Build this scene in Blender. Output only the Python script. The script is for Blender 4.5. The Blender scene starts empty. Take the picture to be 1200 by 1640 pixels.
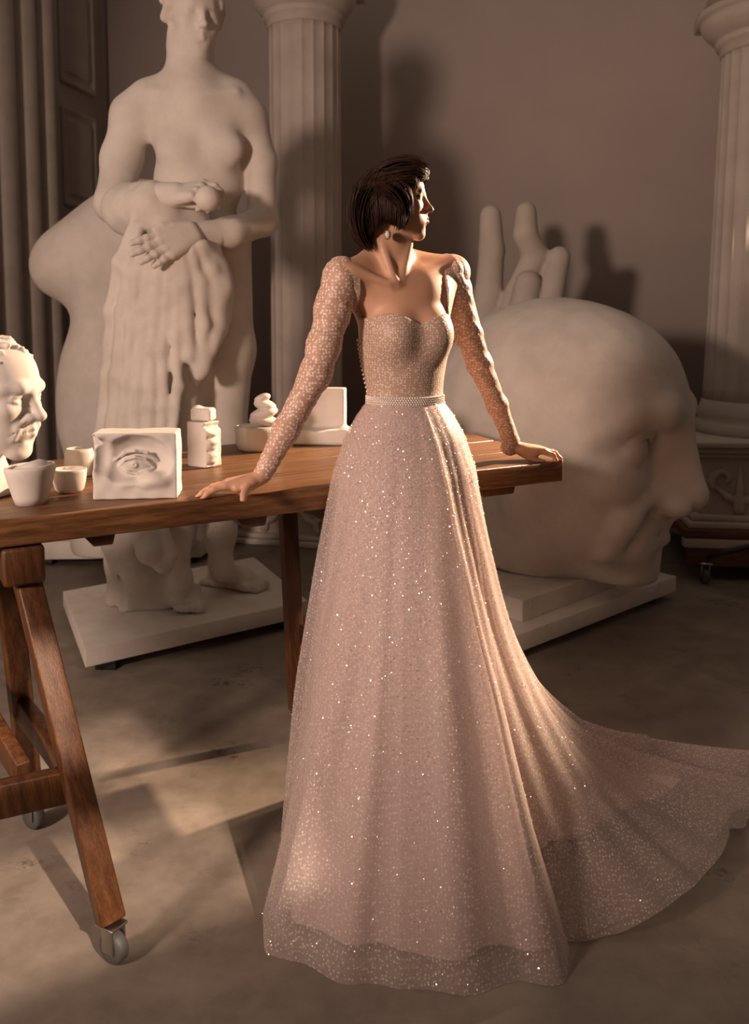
import bpy, bmesh, math, random, mathutils
import numpy as np
random.seed(7)
C = bpy.context.scene.collection
SC = bpy.context.scene
# ---------- camera ----------
F, CH, CX, CY = 1400.0, 1.35, 600.0, 640.0
TH = math.atan(130 / F)
cd = bpy.data.cameras.new('camera'); cam = bpy.data.objects.new('camera', cd); C.objects.link(cam)
cam.location = (0, 0, CH); cam.rotation_euler = (math.pi / 2 - TH, 0, 0)
cd.sensor_fit = 'VERTICAL'; cd.sensor_height = 24; cd.lens = 24 * F / 1640; cd.shift_y = -(820 - CY) / 1640
cd.dof.use_dof = True; cd.dof.focus_distance = 2.25; cd.dof.aperture_fstop = 2.6
SC.camera = cam
SC.view_settings.view_transform = 'Standard'; SC.view_settings.look = 'None'
SC.view_settings.exposure = 0.0; SC.view_settings.gamma = 1; SC.view_settings.use_curve_mapping = False
SC.cycles.transparent_max_bounces = 24; SC.cycles.max_bounces = 8
SC.cycles.sample_clamp_indirect = 4
# ---------- light ----------
w = bpy.data.worlds.new('world'); SC.world = w; w.use_nodes = True
w.node_tree.nodes['Background'].inputs[0].default_value = (1.0, .77, .62, 1)
w.node_tree.nodes['Background'].inputs[1].default_value = .285
def aim(o, tgt):
    d = mathutils.Vector(tgt) - o.location; o.rotation_euler = d.to_track_quat('-Z', 'Y').to_euler()
def lamp(name, kind, loc, tgt, energy, col, **kw):
    l = bpy.data.lights.new(name, kind); l.energy = energy; l.color = col
    for k, v in kw.items(): setattr(l, k, v)
    o = bpy.data.objects.new(name, l); C.objects.link(o); o.location = loc; aim(o, tgt); return o
# warm studio spot from behind her left shoulder
lamp('key_spot', 'SPOT', (2.75, 4.35, 2.5), (-.10, 2.22, .95), 2300, (1.0, .70, .47), spot_size=math.radians(29), spot_blend=.55, shadow_soft_size=.07)
# lamp beside the camera on the left
lamp('studio_lamp', 'SPOT', (-2.4, -.45, 2.0), (.1, 4.4, 1.5), 440, (1.0, .72, .58), spot_size=math.radians(80), spot_blend=.7, shadow_soft_size=.22)
# low sun through the window behind the camera
SUN_A = (-.56, .83); SUN_E = math.radians(34)
sl = lamp('sun', 'SUN', (4, -5, 4), (0, 0, 0), 4.2, (1.0, .74, .56), angle=math.radians(.9))
sl.rotation_euler = mathutils.Vector((SUN_A[0] * math.cos(SUN_E), SUN_A[1] * math.cos(SUN_E), -math.sin(SUN_E))).to_track_quat('-Z', 'Y').to_euler()
# ---------- pixel helpers: where a sight line meets a depth or a height ----------
def ray(px, py):
    a = (px - CX) / F; b = (CY - py) / F
    return np.array([a, math.cos(TH) + b * math.sin(TH), -math.sin(TH) + b * math.cos(TH)])
def W(px, py, Y): d = ray(px, py); return np.array([0, 0, CH]) + d * (Y / d[1])
def G(px, py, z=0.0): d = ray(px, py); return np.array([0, 0, CH]) + d * ((z - CH) / d[2])
# ---------- tagging ----------
def tag(o, label, cat=None, group=None, kind=None):
    if label: o['label'] = label
    if cat: o['category'] = cat
    if group: o['group'] = group
    if kind: o['kind'] = kind
    return o
def thing(name, loc, label, cat, group=None):
    o = bpy.data.objects.new(name, None); C.objects.link(o); o.location = tuple(loc); o.empty_display_size = .1
    return tag(o, label, cat, group)
# ---------- materials ----------
def mat(name, col, rough=.7, metal=0, build=None, **kw):
    m = bpy.data.materials.new(name); m.use_nodes = True; nt = m.node_tree; b = nt.nodes['Principled BSDF']
    b.inputs['Base Color'].default_value = (*col, 1); b.inputs['Roughness'].default_value = rough; b.inputs['Metallic'].default_value = metal
    for k, v in kw.items(): b.inputs[k].default_value = v
    if build: build(nt, b)
    return m
def N(nt, t, **kw):
    n = nt.nodes.new(t)
    for k, v in kw.items():
        if k.startswith('i_'):
            n.inputs[k[2:].replace('_', ' ')].default_value = v
        else: setattr(n, k, v)
    return n
def tex(nt, scale, detail=4, rough=.6, stretch=None, kind='ShaderNodeTexNoise', R=None, world=True):
    if world: src = N(nt, 'ShaderNodeNewGeometry').outputs['Position']
    else: src = N(nt, 'ShaderNodeTexCoord').outputs['Object']
    mp = N(nt, 'ShaderNodeMapping'); nt.links.new(src, mp.inputs[0])
    if stretch: mp.inputs['Scale'].default_value = stretch
    if R: mp.inputs['Rotation'].default_value = R
    n = N(nt, kind); n.inputs['Scale'].default_value = scale
    if kind == 'ShaderNodeTexNoise': n.inputs['Detail'].default_value = detail; n.inputs['Roughness'].default_value = rough
    nt.links.new(mp.outputs[0], n.inputs['Vector']); return n
def ramp(nt, src, stops):
    r = N(nt, 'ShaderNodeValToRGB'); e = r.color_ramp.elements
    while len(e) < len(stops): e.new(.5)
    for q, (p, c) in zip(e, stops): q.position = p; q.color = (*c, 1) if len(c) == 3 else c
    nt.links.new(src, r.inputs[0]); return r.outputs[0]
def mixc(nt, a, b, f, mode='MIX'):
    m = N(nt, 'ShaderNodeMix', data_type='RGBA', blend_type=mode)
    for s, v in ((m.inputs[6], a), (m.inputs[7], b)):
        if isinstance(v, tuple): s.default_value = (*v, 1) if len(v) == 3 else v
        else: nt.links.new(v, s)
    if isinstance(f, (int, float)): m.inputs[0].default_value = f
    else: nt.links.new(f, m.inputs[0])
    return m.outputs[2]
def bump(nt, b, h, strength=.2, dist=.01):
    bp = N(nt, 'ShaderNodeBump'); bp.inputs['Strength'].default_value = strength; bp.inputs['Distance'].default_value = dist
    nt.links.new(h, bp.inputs['Height']); nt.links.new(bp.outputs[0], b.inputs['Normal'])
def plaster_build(base, dirt, sc=6):
    def f(nt, b):
        n1 = tex(nt, sc, 6, .65, world=False); c = ramp(nt, n1.outputs[0], [(.35, dirt), (.62, base)])
        nt.links.new(c, b.inputs['Base Color'])
        n2 = tex(nt, 60, 5, .7, world=False); bump(nt, b, n2.outputs[0], .12, .004)
    return f
M = {}
M['plaster'] = mat('plaster', (.8, .74, .68), .8, build=plaster_build((.70, .645, .59), (.60, .545, .49)))
M['plaster_new'] = mat('white_plaster', (.86, .82, .77), .75, build=plaster_build((.70, .655, .61), (.63, .58, .53), 9))
M['plaster_old'] = mat('grey_plaster', (.5, .46, .42), .85, build=plaster_build((.58, .52, .465), (.50, .44, .39), 4))
def wall_b(nt, b):
    n = tex(nt, 1.2, 5, .6); nt.links.new(ramp(nt, n.outputs[0], [(.3, (.40, .335, .305)), (.7, (.46, .39, .355))]), b.inputs['Base Color'])
    n2 = tex(nt, 40, 4); bump(nt, b, n2.outputs[0], .08, .003)
M['wall'] = mat('wall_paint', (.33, .29, .26), .85, build=wall_b)
M['trim'] = mat('painted_trim', (.38, .34, .30), .7, build=plaster_build((.44, .385, .34), (.37, .32, .285), 5))
M['door'] = mat('door_paint', (.27, .23, .20), .7, build=plaster_build((.32, .27, .235), (.28, .235, .205), 5))
def floor_b(nt, b):
    n = tex(nt, 1.7, 8, .62); c1 = ramp(nt, n.outputs[0], [(.3, (.19, .155, .125)), (.5, (.27, .225, .185)), (.72, (.35, .30, .25))])
    n3 = tex(nt, 9, 8, .7); c2 = ramp(nt, n3.outputs[0], [(.35, (.72, .70, .68)), (.6, (1, 1, 1))])
    c = mixc(nt, c1, c2, .8, 'MULTIPLY')
    # dark scuffs and pale scratches
    n4 = tex(nt, 3.1, 3, .5); n5 = tex(nt, 26, 6, .8)
    s = N(nt, 'ShaderNodeMath', operation='MULTIPLY'); nt.links.new(ramp(nt, n4.outputs[0], [(.58, (0, 0, 0)), (.66, (1, 1, 1))]), s.inputs[0]); nt.links.new(ramp(nt, n5.outputs[0], [(.5, (0, 0, 0)), (.62, (1, 1, 1))]), s.inputs[1])
    c = mixc(nt, c, (.09, .075, .06), s.outputs[0])
    v = tex(nt, 2.3, kind='ShaderNodeTexVoronoi', stretch=(1, .8, 1)); v.feature = 'DISTANCE_TO_EDGE'
    n6 = tex(nt, 1.9, 2)
    s2 = N(nt, 'ShaderNodeMath', operation='MULTIPLY'); nt.links.new(ramp(nt, v.outputs[0], [(.0, (1, 1, 1)), (.004, (0, 0, 0))]), s2.inputs[0]); nt.links.new(ramp(nt, n6.outputs[0], [(.5, (0, 0, 0)), (.75, (.12, .12, .12))]), s2.inputs[1])
    c = mixc(nt, c, (.52, .47, .41), s2.outputs[0])
    nt.links.new(c, b.inputs['Base Color'])
    nt.links.new(ramp(nt, n3.outputs[0], [(.3, (.5, .5, .5)), (.7, (.72, .72, .72))]), b.inputs['Roughness'])
    bump(nt, b, n3.outputs[0], .12, .004)
M['floor'] = mat('concrete', (.3, .26, .22), .6, build=floor_b)
def wood_build(dark, mid, light, ang, rough=.42, sc=1.0):
    def f(nt, b):
        g = N(nt, 'ShaderNodeNewGeometry').outputs['Position']
        mp0 = N(nt, 'ShaderNodeMapping'); mp0.vector_type = 'TEXTURE'; mp0.inputs['Rotation'].default_value = ang; nt.links.new(g, mp0.inputs[0])
        def nz(scale, st, det=6, rg=.6):
            m2 = N(nt, 'ShaderNodeMapping'); m2.inputs['Scale'].default_value = st; nt.links.new(mp0.outputs[0], m2.inputs[0])
            n = N(nt, 'ShaderNodeTexNoise'); n.inputs['Scale'].default_value = scale * sc; n.inputs['Detail'].default_value = det; n.inputs['Roughness'].default_value = rg
            nt.links.new(m2.outputs[0], n.inputs['Vector']); return n.outputs[0]
        a = nz(7, (.35, 9, 9)); c = ramp(nt, a, [(.3, dark), (.5, mid), (.72, light)])
        f2 = nz(30, (.25, 12, 12), 5, .7); c = mixc(nt, c, ramp(nt, f2, [(.38, (.55, .5, .45)), (.55, (1, 1, 1))]), .75, 'MULTIPLY')
        f3 = nz(3, (1, 2, 2), 4); c = mixc(nt, c, ramp(nt, f3, [(.4, (.62, .58, .55)), (.6, (1, 1, 1))]), .6, 'MULTIPLY')
        nt.links.new(c, b.inputs['Base Color']); bump(nt, b, f2, .35, .003)
        nt.links.new(ramp(nt, f3, [(.3, (rough + .12,) * 3), (.7, (rough - .08,) * 3)]), b.inputs['Roughness'])
    return f
TANG = math.atan2(.54, .84)
M['wood_top'] = mat('oiled_table_wood', (.3, .15, .07), .35, build=wood_build((.10, .042, .016), (.22, .10, .038), (.35, .18, .078), (0, 0, TANG), .34))
M['wood_leg'] = mat('stained_leg_wood', (.2, .08, .03), .4, build=wood_build((.06, .023, .008), (.12, .046, .016), (.19, .08, .028), (0, math.radians(80), 0), .4))
M['wood_red'] = mat('reddish_dolly_wood', (.2, .09, .05), .6, build=wood_build((.11, .045, .025), (.19, .08, .045), (.24, .11, .06), (0, 0, 0), .6))
M['steel'] = mat('steel', (.5, .48, .45), .3, 1); M['rubber'] = mat('grey_rubber', (.10, .10, .10), .55); M['black'] = mat('black_metal', (.02, .02, .02), .4)
# ---------- implicit-surface sculpting kit ----------
def A(*v): return np.array(v, dtype=np.float64)
def rot(yaw=0, pitch=0, roll=0):
    """columns = local x,y,z axes; yaw about z, pitch about y, roll about x (degrees)"""
    a, b, c = [math.radians(t) for t in (yaw, pitch, roll)]
    Rz = np.array([[math.cos(a), -math.sin(a), 0], [math.sin(a), math.cos(a), 0], [0, 0, 1]])
    Ry = np.array([[math.cos(b), 0, math.sin(b)], [0, 1, 0], [-math.sin(b), 0, math.cos(b)]])
    Rx = np.array([[1, 0, 0], [0, math.cos(c), -math.sin(c)], [0, math.sin(c), math.cos(c)]])
    return Rz @ Ry @ Rx
def ell(c, r, R=None):
    c = np.array(c, float); r = np.array(r, float)
    def f(P):
        Q = P - c
        if R is not None: Q = Q @ R
        k0 = np.sqrt(((Q / r) ** 2).sum(1)) + 1e-9
        k1 = np.sqrt(((Q / r ** 2) ** 2).sum(1)) + 1e-9
        return k0 * (k0 - 1) / k1
    f.box = (c - r.max(), c + r.max()); return f
def rc(a, b, ra, rb=None, flat=None):
    a = np.array(a, float); b = np.array(b, float); rb = ra if rb is None else rb
    ba = b - a; L = (ba ** 2).sum() + 1e-12
    def f(P):
        Q = P - a
        t = np.clip(Q @ ba / L, 0, 1)
        V = Q - t[:, None] * ba
        if flat is not None:                      # flat = (axis, factor): squash thickness along an axis
            ax, fa = flat; ax = np.array(ax, float); ax = ax / np.linalg.norm(ax)
            s = V @ ax; V = V + ((1 / fa - 1) * s)[:, None] * ax
            return (np.sqrt((V ** 2).sum(1)) - (ra + (rb - ra) * t)) * (fa if fa < 1 else 1)
        return np.sqrt((V ** 2).sum(1)) - (ra + (rb - ra) * t)
    m = max(ra, rb) * (max(1, flat[1]) if flat else 1)
    f.box = (np.minimum(a, b) - m, np.maximum(a, b) + m); return f
def bx(c, h, R=None, rd=0.0):
    c = np.array(c, float); h = np.array(h, float)
    def f(P):
        Q = P - c
        if R is not None: Q = Q @ R
        q = np.abs(Q) - (h - rd)
        return np.sqrt((np.maximum(q, 0) ** 2).sum(1)) + np.minimum(q.max(1), 0) - rd
    m = np.linalg.norm(h); f.box = (c - m, c + m); return f
def chain(pts, rad, flat=None):
    return [rc(pts[i], pts[i + 1], rad[i], rad[i + 1], flat) for i in range(len(pts) - 1)]
class Sculpt:
    def __init__(s): s.ops = []; s.lo = np.full(3, 1e9); s.hi = np.full(3, -1e9); s.X = None
    def frame(s, origin=None, R=None, scale=1.0):
        s.X = None if origin is None else (np.array(origin, float), np.eye(3) if R is None else R, scale); return s
    def _w(s, f, k):
        if s.X is None: return f, k
        o, R, sc = s.X
        g = lambda P: f(((P - o) @ R) / sc) * sc
        if hasattr(f, 'box'):
            lo, hi = f.box
            cs = np.array([[(lo, hi)[(i >> j) & 1][j] for j in range(3)] for i in range(8)]) * sc @ R.T + o
            g.box = (cs.min(0), cs.max(0))
        return g, k * sc
    def u(s, f, k=0.0):
        for q in (f if isinstance(f, list) else [f]):
            q, kk = s._w(q, k); s.ops.append(('u', q, kk)); s.lo = np.minimum(s.lo, q.box[0]); s.hi = np.maximum(s.hi, q.box[1])
        return s
    def c(s, f, k=0.0):
        for q in (f if isinstance(f, list) else [f]):
            q, kk = s._w(q, k); s.ops.append(('s', q, kk))
        return s
    def i(s, f, k=0.0): q, kk = s._w(f, k); s.ops.append(('i', q, kk)); return s
    def warp(s, f): s.ops.append(('d', s._w(f, 0)[0], 0)); return s      # add a displacement
    def __call__(s, P):
        D = np.full(len(P), 1e3)
        for op, f, k in s.ops:
            if op == 'd': D = D + f(P); continue
            if op == 'u' and hasattr(f, 'box'):
                m = k + 0.12 * float(np.linalg.norm(s.hi - s.lo))
                ok = ((P > f.box[0] - m) & (P < f.box[1] + m)).all(1)
                if not ok.any(): continue
                Q = P[ok]; d0 = D[ok]; d = f(Q)
                if k <= 0: D[ok] = np.minimum(d0, d)
                else:
                    h = np.clip(.5 + .5 * (d0 - d) / k, 0, 1); D[ok] = d0 * (1 - h) + d * h - k * h * (1 - h)
                continue
            d = f(P)
            if op == 'u':
                h = np.clip(.5 + .5 * (D - d) / max(k, 1e-9), 0, 1); D = D * (1 - h) + d * h - k * h * (1 - h)
            else:
                if op == 's': d = -d
                h = np.clip(.5 - .5 * (D - d) / max(k, 1e-9), 0, 1); D = D * (1 - h) + d * h + k * h * (1 - h)
        return D
    def mesh(s, h, pad=None, lo=None, hi=None):
        pad = 4 * h if pad is None else pad
        lo = s.lo - pad if lo is None else np.maximum(np.array(lo, float), s.lo - pad)
        hi = s.hi + pad if hi is None else np.minimum(np.array(hi, float), s.hi + pad)
        B = 8; n = (np.ceil((hi - lo) / h / B).astype(int)) * B
        nb = n // B
        ax = [lo[j] + (np.arange(nb[j]) * B + (B - 1) / 2) * h for j in range(3)]
        C = np.stack(np.meshgrid(*ax, indexing='ij'), -1).reshape(-1, 3)
        dc = s(C); near = np.abs(dc) < B * h * 0.5 * 1.75 * 1.5 + 2 * h
        F = np.repeat(np.repeat(np.repeat(dc.reshape(nb).astype(np.float32), B, 0), B, 1), B, 2)
        g = np.stack(np.meshgrid(*[np.arange(B)] * 3, indexing='ij'), -1).reshape(-1, 3)
        bi = np.stack(np.unravel_index(np.nonzero(near)[0], nb), -1) * B
        for q in range(0, len(bi), 600):
            I = (bi[q:q + 600, None, :] + g[None]).reshape(-1, 3)
            F[I[:, 0], I[:, 1], I[:, 2]] = s(lo + I * h)
        F[0] = F[-1] = 1; F[:, 0] = F[:, -1] = 1; F[:, :, 0] = F[:, :, -1] = 1
        S = F < 0
        c8 = [S[i:n[0] - 1 + i, j:n[1] - 1 + j, k:n[2] - 1 + k] for i in (0, 1) for j in (0, 1) for k in (0, 1)]
        al = c8[0].copy(); an = c8[0].copy()
        for c in c8[1:]: al &= c; an |= c
        cells = np.stack(np.nonzero(an & ~al), -1)
        idx = np.full(an.shape, -1, np.int32); idx[cells[:, 0], cells[:, 1], cells[:, 2]] = np.arange(len(cells))
        acc = np.zeros((len(cells), 3)); cnt = np.zeros(len(cells))
        corners = [(i, j, k) for i in (0, 1) for j in (0, 1) for k in (0, 1)]
        for a_ in corners:
            for d_ in range(3):
                if a_[d_]: continue
                b_ = list(a_); b_[d_] = 1
                fa = F[cells[:, 0] + a_[0], cells[:, 1] + a_[1], cells[:, 2] + a_[2]]
                fb = F[cells[:, 0] + b_[0], cells[:, 1] + b_[1], cells[:, 2] + b_[2]]
                m = (fa < 0) != (fb < 0)
                t = fa[m] / (fa[m] - fb[m] + 1e-12)
                p = np.tile(np.array(a_, float), (m.sum(), 1)); p[:, d_] = t
                acc[m] += p; cnt[m] += 1
        V = lo + (cells + acc / cnt[:, None]) * h
        faces = []
        for d_ in range(3):
            e, f_ = [(1, 2), (2, 0), (0, 1)][d_]
            sl0 = [slice(0, n[0]), slice(0, n[1]), slice(0, n[2])]; sl1 = list(sl0)
            sl0[d_] = slice(0, n[d_] - 1); sl1[d_] = slice(1, n[d_])
            s0, s1 = S[tuple(sl0)], S[tuple(sl1)]
            E = np.stack(np.nonzero(s0 != s1), -1)
            E = E[(E[:, e] > 0) & (E[:, f_] > 0) & (E[:, e] < n[e] - 1) & (E[:, f_] < n[f_] - 1)]
            def at(de, df):
                q = E.copy(); q[:, e] -= de; q[:, f_] -= df; return idx[q[:, 0], q[:, 1], q[:, 2]]
            quad = np.stack([at(1, 1), at(0, 1), at(0, 0), at(1, 0)], -1)
            flip = ~s0[E[:, 0], E[:, 1], E[:, 2]]
            quad[flip] = quad[flip][:, ::-1]
            faces.append(quad)
        Q = np.concatenate(faces); Q = Q[(Q >= 0).all(1)]
        return V, Q
def np_mesh(name, V, Q, mats, parent=None, smooth=True, uv=None, loc=None):
    V = np.asarray(V, float)
    o_ = np.zeros(3)
    if parent is None and loc is None: o_ = np.array([(V[:, 0].min() + V[:, 0].max()) / 2, (V[:, 1].min() + V[:, 1].max()) / 2, V[:, 2].min()])
    if loc is not None: o_ = np.array(loc, float)
    me = bpy.data.meshes.new(name)
    Q = np.asarray(Q); k = Q.shape[1]
    me.vertices.add(len(V)); me.vertices.foreach_set('co', (V - o_).astype(np.float32).ravel())
    me.loops.add(len(Q) * k); me.loops.foreach_set('vertex_index', Q.astype(np.int32).ravel())
    me.polygons.add(len(Q)); me.polygons.foreach_set('loop_start', np.arange(0, len(Q) * k, k, dtype=np.int32))
    me.polygons.foreach_set('loop_total', np.full(len(Q), k, np.int32))
    if uv is not None:
        l = me.uv_layers.new(name='UV'); l.data.foreach_set('uv', np.asarray(uv, np.float32)[Q.ravel()].ravel())
    me.update(calc_edges=True); me.validate()
    if smooth: me.polygons.foreach_set('use_smooth', np.ones(len(me.polygons), bool))
    for m in (mats if isinstance(mats, list) else [mats]): me.materials.append(m)
    o = bpy.data.objects.new(name, me); C.objects.link(o); o.location = o_
    if parent is not None:
        o.parent = parent; o.matrix_parent_inverse = mathutils.Matrix.Translation(-parent_loc(parent))
    return o



    return v
def parent_loc(p): return p.location.copy() if p.parent is None else mathutils.Vector((0, 0, 0))
# ---------- plain geometry ----------
def hexa(P8):
    """8 points: bottom ring 0-3, top ring 4-7"""
    V = np.array(P8, float); Q = [(3, 2, 1, 0), (4, 5, 6, 7), (0, 1, 5, 4), (1, 2, 6, 5), (2, 3, 7, 6), (3, 0, 4, 7)]
    return V, np.array(Q)
def box_at(c, h, R=None):
    c = np.array(c, float); R = np.eye(3) if R is None else R
    s = [(-1, -1), (1, -1), (1, 1), (-1, 1)]
    return hexa([c + R @ A(x * h[0], y * h[1], z * h[2]) for z in (-1, 1) for x, y in s])
def prism(poly, z0, z1):
    n = len(poly); V = [(x, y, z0) for x, y in poly] + [(x, y, z1) for x, y in poly]
    return V, n
def join(*ms):
    Vs, Qs, k = [], [], 0
    for V, Q in ms: Vs.append(np.asarray(V)); Qs.append(np.asarray(Q) + k); k += len(V)
    return np.concatenate(Vs), np.concatenate(Qs)
def bevel(o, w_=.004, seg=2, lim=40):
    m = o.modifiers.new('bevel', 'BEVEL'); m.width = w_; m.segments = seg; m.limit_method = 'ANGLE'; m.angle_limit = math.radians(lim); return o
def bar(a, b, w_, t_, up=(0, 0, 1)):
    """a squared bar from a to b, w_ wide and t_ thick"""
    a = np.array(a, float); b = np.array(b, float); d = b - a; L = np.linalg.norm(d); d /= L
    s = np.cross(d, np.array(up, float)); s /= np.linalg.norm(s); u = np.cross(s, d)
    return box_at((a + b) / 2, (L / 2, w_ / 2, t_ / 2), np.stack([d, s, u], 1))
def lathe(prof, n=48, c=(0, 0, 0), flute=None, cap=True):
    """prof: (r, z) list; flute(theta, z, r) -> r"""
    c = np.array(c, float); V = []
    for r, z in prof:
        for i in range(n):
            t = 2 * math.pi * i / n; rr = flute(t, z, r) if flute else r
            V.append((c[0] + rr * math.cos(t), c[1] + rr * math.sin(t), c[2] + z))
    Q = [(j * n + i, j * n + (i + 1) % n, (j + 1) * n + (i + 1) % n, (j + 1) * n + i) for j in range(len(prof) - 1) for i in range(n)]
    V = np.array(V)
    if cap:
        b = len(V); V = np.concatenate([V, [[c[0], c[1], c[2] + prof[0][1]], [c[0], c[1], c[2] + prof[-1][1]]]])
        k = (len(prof) - 1) * n
        Q += [(b, (i + 1) % n, i, i) for i in range(0)]
        for i in range(0, n, 2):
            Q.append((b, (i + 2) % n, (i + 1) % n, i)); Q.append((b + 1, k + i, k + (i + 1) % n, k + (i + 2) % n))
    return V, np.array(Q)
def tube(pts, rad, n=10):
    pts = [np.array(p, float) for p in pts]; V = []
    rad = rad if hasattr(rad, '__len__') else [rad] * len(pts); u = None
    for i, p in enumerate(pts):
        d = pts[min(i + 1, len(pts) - 1)] - pts[max(i - 1, 0)]; d /= np.linalg.norm(d) + 1e-9
        if u is None: u = np.cross(d, A(.3, .2, .93)); 
        u = u - d * (u @ d); u /= np.linalg.norm(u); v = np.cross(d, u)
        for k in range(n): t = 2 * math.pi * k / n; V.append(p + rad[i] * (math.cos(t) * u + math.sin(t) * v))
    Q = [(j * n + i, j * n + (i + 1) % n, (j + 1) * n + (i + 1) % n, (j + 1) * n + i) for j in range(len(pts) - 1) for i in range(n)]
    b = len(V); V += [pts[0], pts[-1]]; k = (len(pts) - 1) * n
    for i in range(0, n, 2): Q.append((b, (i + 2) % n, (i + 1) % n, i)); Q.append((b + 1, k + i, k + (i + 1) % n, k + (i + 2) % n))
    return np.array(V), np.array(Q)
def struct(name, V, Q, m, smooth=False, label=None, parent=None):
    o = np_mesh(name, V, Q, m, parent, smooth)
    if parent is None: o['kind'] = 'structure'
    return o
# ---------- a human head: x forward, y to its left, z up; crown z=+1, chin z=-1 ----------
def head_ops(S, kind='female', neck=True, lids=0.0, ears=True):
    m = kind != 'female'
    bald = kind in ('giant',)
    S.u(ell((-.16, 0, .30), (.80, .64, .70)))
    S.u(ell((.02, 0, .42), (.66, .58, .56)), .1)
    S.u(ell((.26, 0, .12), (.44, .50, .62)), .18)
    S.u(ell((.22, 0, -.30), (.42, .47, .55)), .22)
    jw = .47 if m else .42
    for s in (1, -1):
        S.u(rc((-.10, s * jw, -.38), (.44, s * .15, -.82), .13 if m else .11, .12), .18)
        S.u(rc((-.14, s * (jw + .02), -.10), (-.08, s * jw, -.42), .12), .2)
        S.u(ell((.42, s * .36, -.14), (.19, .15, .14)), .14)                 # cheekbone
        S.u(rc((.25, s * .5, -.06), (-.1, s * .58, -.02), .07, .06), .12)     # arch
    S.u(ell((.50, 0, -.86 if not m else -.85), (.15, .17 if not m else .21, .14)), .12)  # chin
    S.u(ell((.51, 0, -.53), (.225, .26, .25)), .14)                            # muzzle
    for s in (1, -1):
        S.u(ell((.26, s * .25, -.42), (.29, .21, .34)), .16)
        S.u(ell((.08, s * .36, -.40), (.22, .12, .30)), .12)                  # cheeks
    # sockets
    for s in (1, -1):
        S.c(ell((.80, s * .28, .03), (.20, .175, .10)), .12)
    # brow
    br = .075 if m else .045
    for s in (1, -1):
        S.u(chain([(.66 if not m else .69, s * .06, .19), (.62 if not m else .66, s * .25, .23), (.44, s * .43, .19), (.30, s * .50, .08)], [br, br, br * .8, br * .6]), .1)
    # nose
    nl = 1.0 if not m else 1.1
    S.u(rc((.68, 0, .10), (.70 + .125 * nl, 0, -.21), .055 if not m else .075, .07 if not m else .088), .10)
    S.u(ell((.715 + .125 * nl, 0, -.24), (.085, .085, .075) if not m else (.10, .10, .085)), .06)
    for s in (1, -1):
        S.u(ell((.715, s * (.095 if not m else .125), -.27), (.105, .06, .065) if not m else (.12, .07, .08)), .05)
        S.c(ell((.765, s * .055, -.335), (.055, .028, .03)), .02)
    S.u(rc((.70, 0, -.34), (.67, 0, -.42), .05, .04), .06)                   # philtrum
    # lips
    fl = 1.0 if not m else .75
    for s in (1, -1):
        S.u(rc((.735, 0, -.455), (.60, s * .17, -.50), .045 * fl, .018), .025)
        S.u(rc((.725, 0, -.55), (.60, s * .16, -.515), .055 * fl, .018), .025)
        S.c(rc((.78, 0, -.503), (.615, s * .20, -.505), .014, .012), .02)
    S.c(ell((.74, 0, -.665), (.08, .16, .045)), .07)                          # under the lip
    # eyes
    ey = .135
    for s in (1, -1):
        c = A(.50, s * .27, .03)
        S.u(ell(c, (ey, ey, ey)), .012)
        # lids: arcs on the ball
        def arc(h, R_): return [c + R_ * A(math.cos(h * math.cos(q * 1.35)) * math.cos(q), math.cos(h * math.cos(q * 1.35)) * math.sin(q), math.sin(h * math.cos(q * 1.35)) + .04 * q * s) for q in [-1.1 + .2 * t for t in range(12)]]
        up = arc(.46 - .35 * lids, ey * 1.05); lo = arc(-.34, ey * 1.03)
        if lids > 0: S.u(ell(c + A(.005, 0, .03 - .06 * (1 - lids)), (ey * 1.12, ey * 1.2, ey * 1.05)), .02)
        S.u(chain(up, [.012, .017, .021, .024, .026, .027, .027, .026, .024, .021, .017, .012]), .03)
        S.u(chain(lo, [.010, .012, .014, .016, .018, .018, .018, .018, .016, .014, .012, .010]), .03)
    if ears:
        for s in (1, -1):
            R = rot(-18 * s, 0, 0) @ rot(0, 12, 0)
            c = A(-.12, s * .64, -.02)
            S.u(ell(c, (.14, .05, .23), R), .04)
            S.c(ell(c + A(.02, s * .06, .02), (.08, .05, .14), R), .04)
            S.u(ell(c + A(.0, s * .02, -.2), (.06, .04, .06), R), .03)
    if neck:
        S.u(rc((-.26, 0, -.45), (-.40, 0, -1.35), .36 if not m else .42, .36 if not m else .46), .22)
        for s in (1, -1): S.u(rc((-.22, s * .46, -.38), (-.1, s * .1, -1.4), .09, .09), .14)
# ---------- the room ----------
E1 = A(.971, -.240, 0); E2 = A(.240, .971, 0); UP = A(0, 0, 1)
K0 = A(-.2964 * 6.55, 6.55, 0)                     # back left corner of the room
def slab(a, b, n_, t_, z0, z1):
    """upright slab from a to b, thickness t_ along n_"""
    a, b = np.array(a, float), np.array(b, float); n_ = np.array(n_, float) * t_
    return hexa([p + UP * z for z in (z0, z1) for p in (a, b, b + n_, a + n_)])
floor = struct('floor', *hexa([(x, y, z) for z in (-.1, 0) for x, y in ((-7, -4), (8, -4), (8, 10), (-7, 10))]), M['floor'])
struct('wall_back', *slab(K0 - E1 * .2, K0 + E1 * 9, E2, .2, 0, 4.6), M['wall'])
struct('wall_left', *slab(K0 - E2 * 3.6, K0, -E1, .2, 0, 4.6), M['wall'])
struct('baseboard_back', *slab(K0, K0 + E1 * 9, -E2, .03, 0, .16), M['trim'])
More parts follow.
